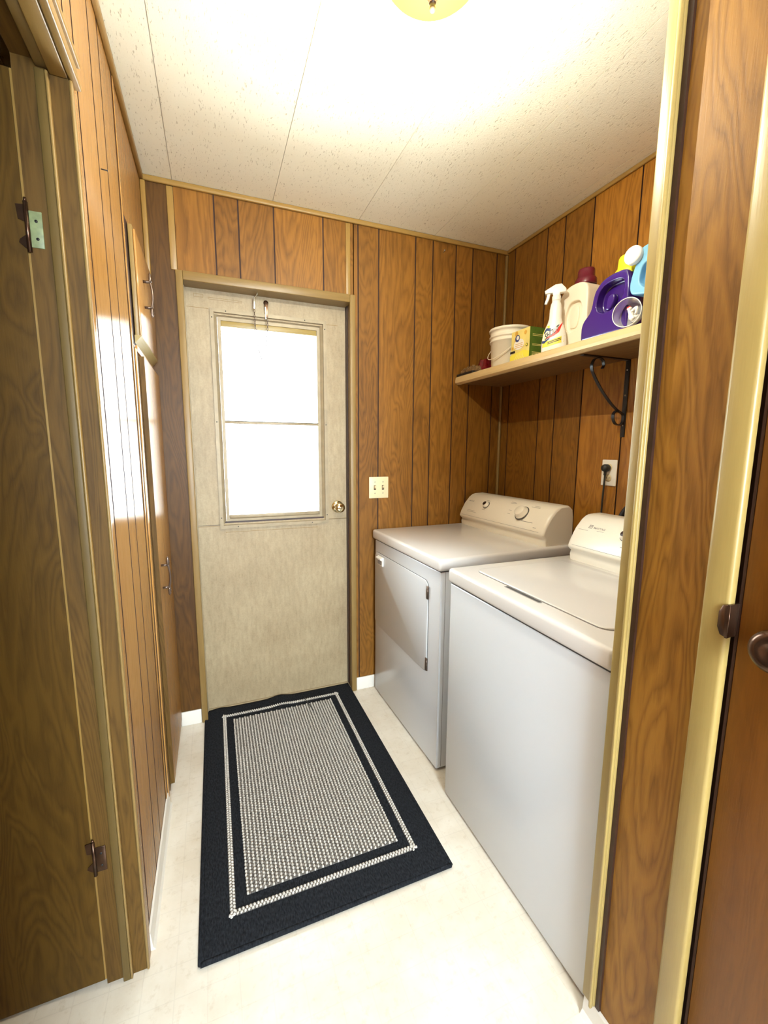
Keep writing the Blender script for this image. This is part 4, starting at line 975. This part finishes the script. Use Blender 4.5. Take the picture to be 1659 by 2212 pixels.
# ------------------------------------------------------------------ door mat
t = thing('door_mat', 'black bordered door mat with a woven grey centre in front of the door', 'mat', (0.275, 1.62, 0))
mx0, mx1, my0, my1 = -0.094, 0.652, 1.036, 2.196
def wav(x, y):     # the far edge rides up a little against the door
    return 0.012*math.exp(-((x-0.27)/0.045)**2)*max(0, (y-2.05)/0.15) + 0.006*math.exp(-((x+0.03)/0.03)**2)*max(0, (y-2.08)/0.12)
b = MB()
nx, ny = 60, 90
def sk(x, y):      # slightly skewed and rounded outline as the mat lies
    u = (y-my0)/(my1-my0); return x + (-0.006*(1-u) + 0.004*u)*0 , y
g = [[b.bm.verts.new((mx0+(mx1-mx0)*i/nx, my0+(my1-my0)*j/ny, 0.0115+wav(mx0+(mx1-mx0)*i/nx, my0+(my1-my0)*j/ny))) for j in range(ny+1)] for i in range(nx+1)]
gb = [[b.bm.verts.new((v.co.x, v.co.y, 0.0008)) for v in r] if i in (0, nx) else [b.bm.verts.new((r[0].co.x, r[0].co.y, 0.0008)), b.bm.verts.new((r[-1].co.x, r[-1].co.y, 0.0008))] for i, r in enumerate(g)]
fs = []
for i in range(nx):
    for j in range(ny): fs.append(b.bm.faces.new((g[i][j], g[i+1][j], g[i+1][j+1], g[i][j+1])))
    fs.append(b.bm.faces.new((g[i][0], g[i+1][0], gb[i+1][0], gb[i][0]))); fs.append(b.bm.faces.new((g[i][ny], g[i+1][ny], gb[i+1][-1], gb[i][-1])))
for i in (0, nx):
    for j in range(ny): fs.append(b.bm.faces.new((g[i][j], g[i][j+1], gb[i][j+1], gb[i][j])))
b.bm.normal_update(); b.paint(fs, M['rugdark'], smooth=True)
for e in (((mx0, my0), (mx1, my0)), ((mx1, my0), (mx1, my1)), ((mx0, my1), (mx0, my0))):
    p, q = Vector((*e[0], 0.0072)), Vector((*e[1], 0.0072)); b.tube([p+(q-p)*k/40 for k in range(41)], 0.0065, M['rugdark'], n=8)
b.build('border', t)
cxa, cxb, cya, cyb = 0.034, 0.520, 1.176, 2.070      # woven centre
b = MB(); b.box(cxa-0.003, cxb+0.003, cya-0.003, cyb+0.003, 0.0105, 0.0142, M['rugback'])
def stitch(b, x, y, z, lx_, ly_, lz_, mi, rot=0.0):
    vs = []; N1 = 6; c, s_ = math.cos(rot), math.sin(rot)
    top = b.bm.verts.new((x, y, z+lz_))
    r1 = []; r2_ = []
    for k in range(N1):
        a = 2*PI*k/N1
        px, py = lx_*math.cos(a), ly_*math.sin(a)
        r1.append(b.bm.verts.new((x+(px*c-py*s_)*0.72, y+(px*s_+py*c)*0.72, z+lz_*0.7))); r2_.append(b.bm.verts.new((x+px*c-py*s_, y+px*s_+py*c, z)))
    fs = []
    for k in range(N1):
        k2 = (k+1) % N1
        fs.append(b.bm.faces.new((top, r1[k], r1[k2]))); fs.append(b.bm.faces.new((r1[k], r2_[k], r2_[k2], r1[k2])))
    for f in fs: f.material_index = mi; f.smooth = True
mi = b.mi(M['rugyarn']); rnd = random.Random(2)
cw, ch = 0.0125, 0.0118
cols = int((cxb-cxa)/cw); rows = int((cyb-cya)/ch)
for i in range(cols+1):
    for j in range(rows+1):
        x = cxa+i*(cxb-cxa)/cols; y = cya+(j+(0.5 if i % 2 else 0))*(cyb-cya)/rows
        if y > cyb+0.003: continue
        stitch(b, x+rnd.uniform(-.0006, .0006), y, 0.0138, 0.0040, 0.0056, 0.0056, mi, rnd.uniform(-.3, .3))
        if i < cols: stitch(b, x+0.5*(cxb-cxa)/cols, y+rnd.uniform(-.002, .002), 0.0136, 0.0030, 0.0046, 0.0040, 0, rnd.uniform(-.5, .5))
b.build('woven_centre', t, recalc=False)
b = MB(); mi = b.mi(M['rugyarn']); b.mi(M['rugback'])
ra = (-0.018, 0.572, 1.124, 2.122); rw = 0.017
for q in ((ra[0], ra[1], ra[2], ra[2]+rw), (ra[0], ra[1], ra[3]-rw, ra[3]), (ra[0], ra[0]+rw, ra[2], ra[3]), (ra[1]-rw, ra[1], ra[2], ra[3])):
    b.box(q[0], q[1], q[2], q[3], 0.0112, 0.0136, M['rugback'])
    along_x = (q[1]-q[0]) > (q[3]-q[2]); Ln = (q[1]-q[0]) if along_x else (q[3]-q[2]); n = int(Ln/0.0105)
    for k in range(n+1):
        for r_ in (0, 1):
            u = (k+(0.5 if r_ else 0))*Ln/n; v = rw*(0.27+0.46*r_)
            if u > Ln: continue
            x, y = (q[0]+u, q[2]+v) if along_x else (q[0]+v, q[2]+u)
            stitch(b, x, y, 0.0132+wav(x, y), 0.0040, 0.0052, 0.0052, mi, 0.5 if r_ else -0.5)
b.build('woven_band', t, recalc=False)

b = MB(); b.tube(smooth_path([(0.392, 2.118, 0.0225), (0.397, 2.075, 0.0235), (0.405, 2.035, 0.0225), (0.412, 1.990, 0.0225)], 6), 0.0022, M['black'], n=6)
tag(b.build('loose_thread'), 'short dark thread lying across the far end of the woven mat', 'thread')
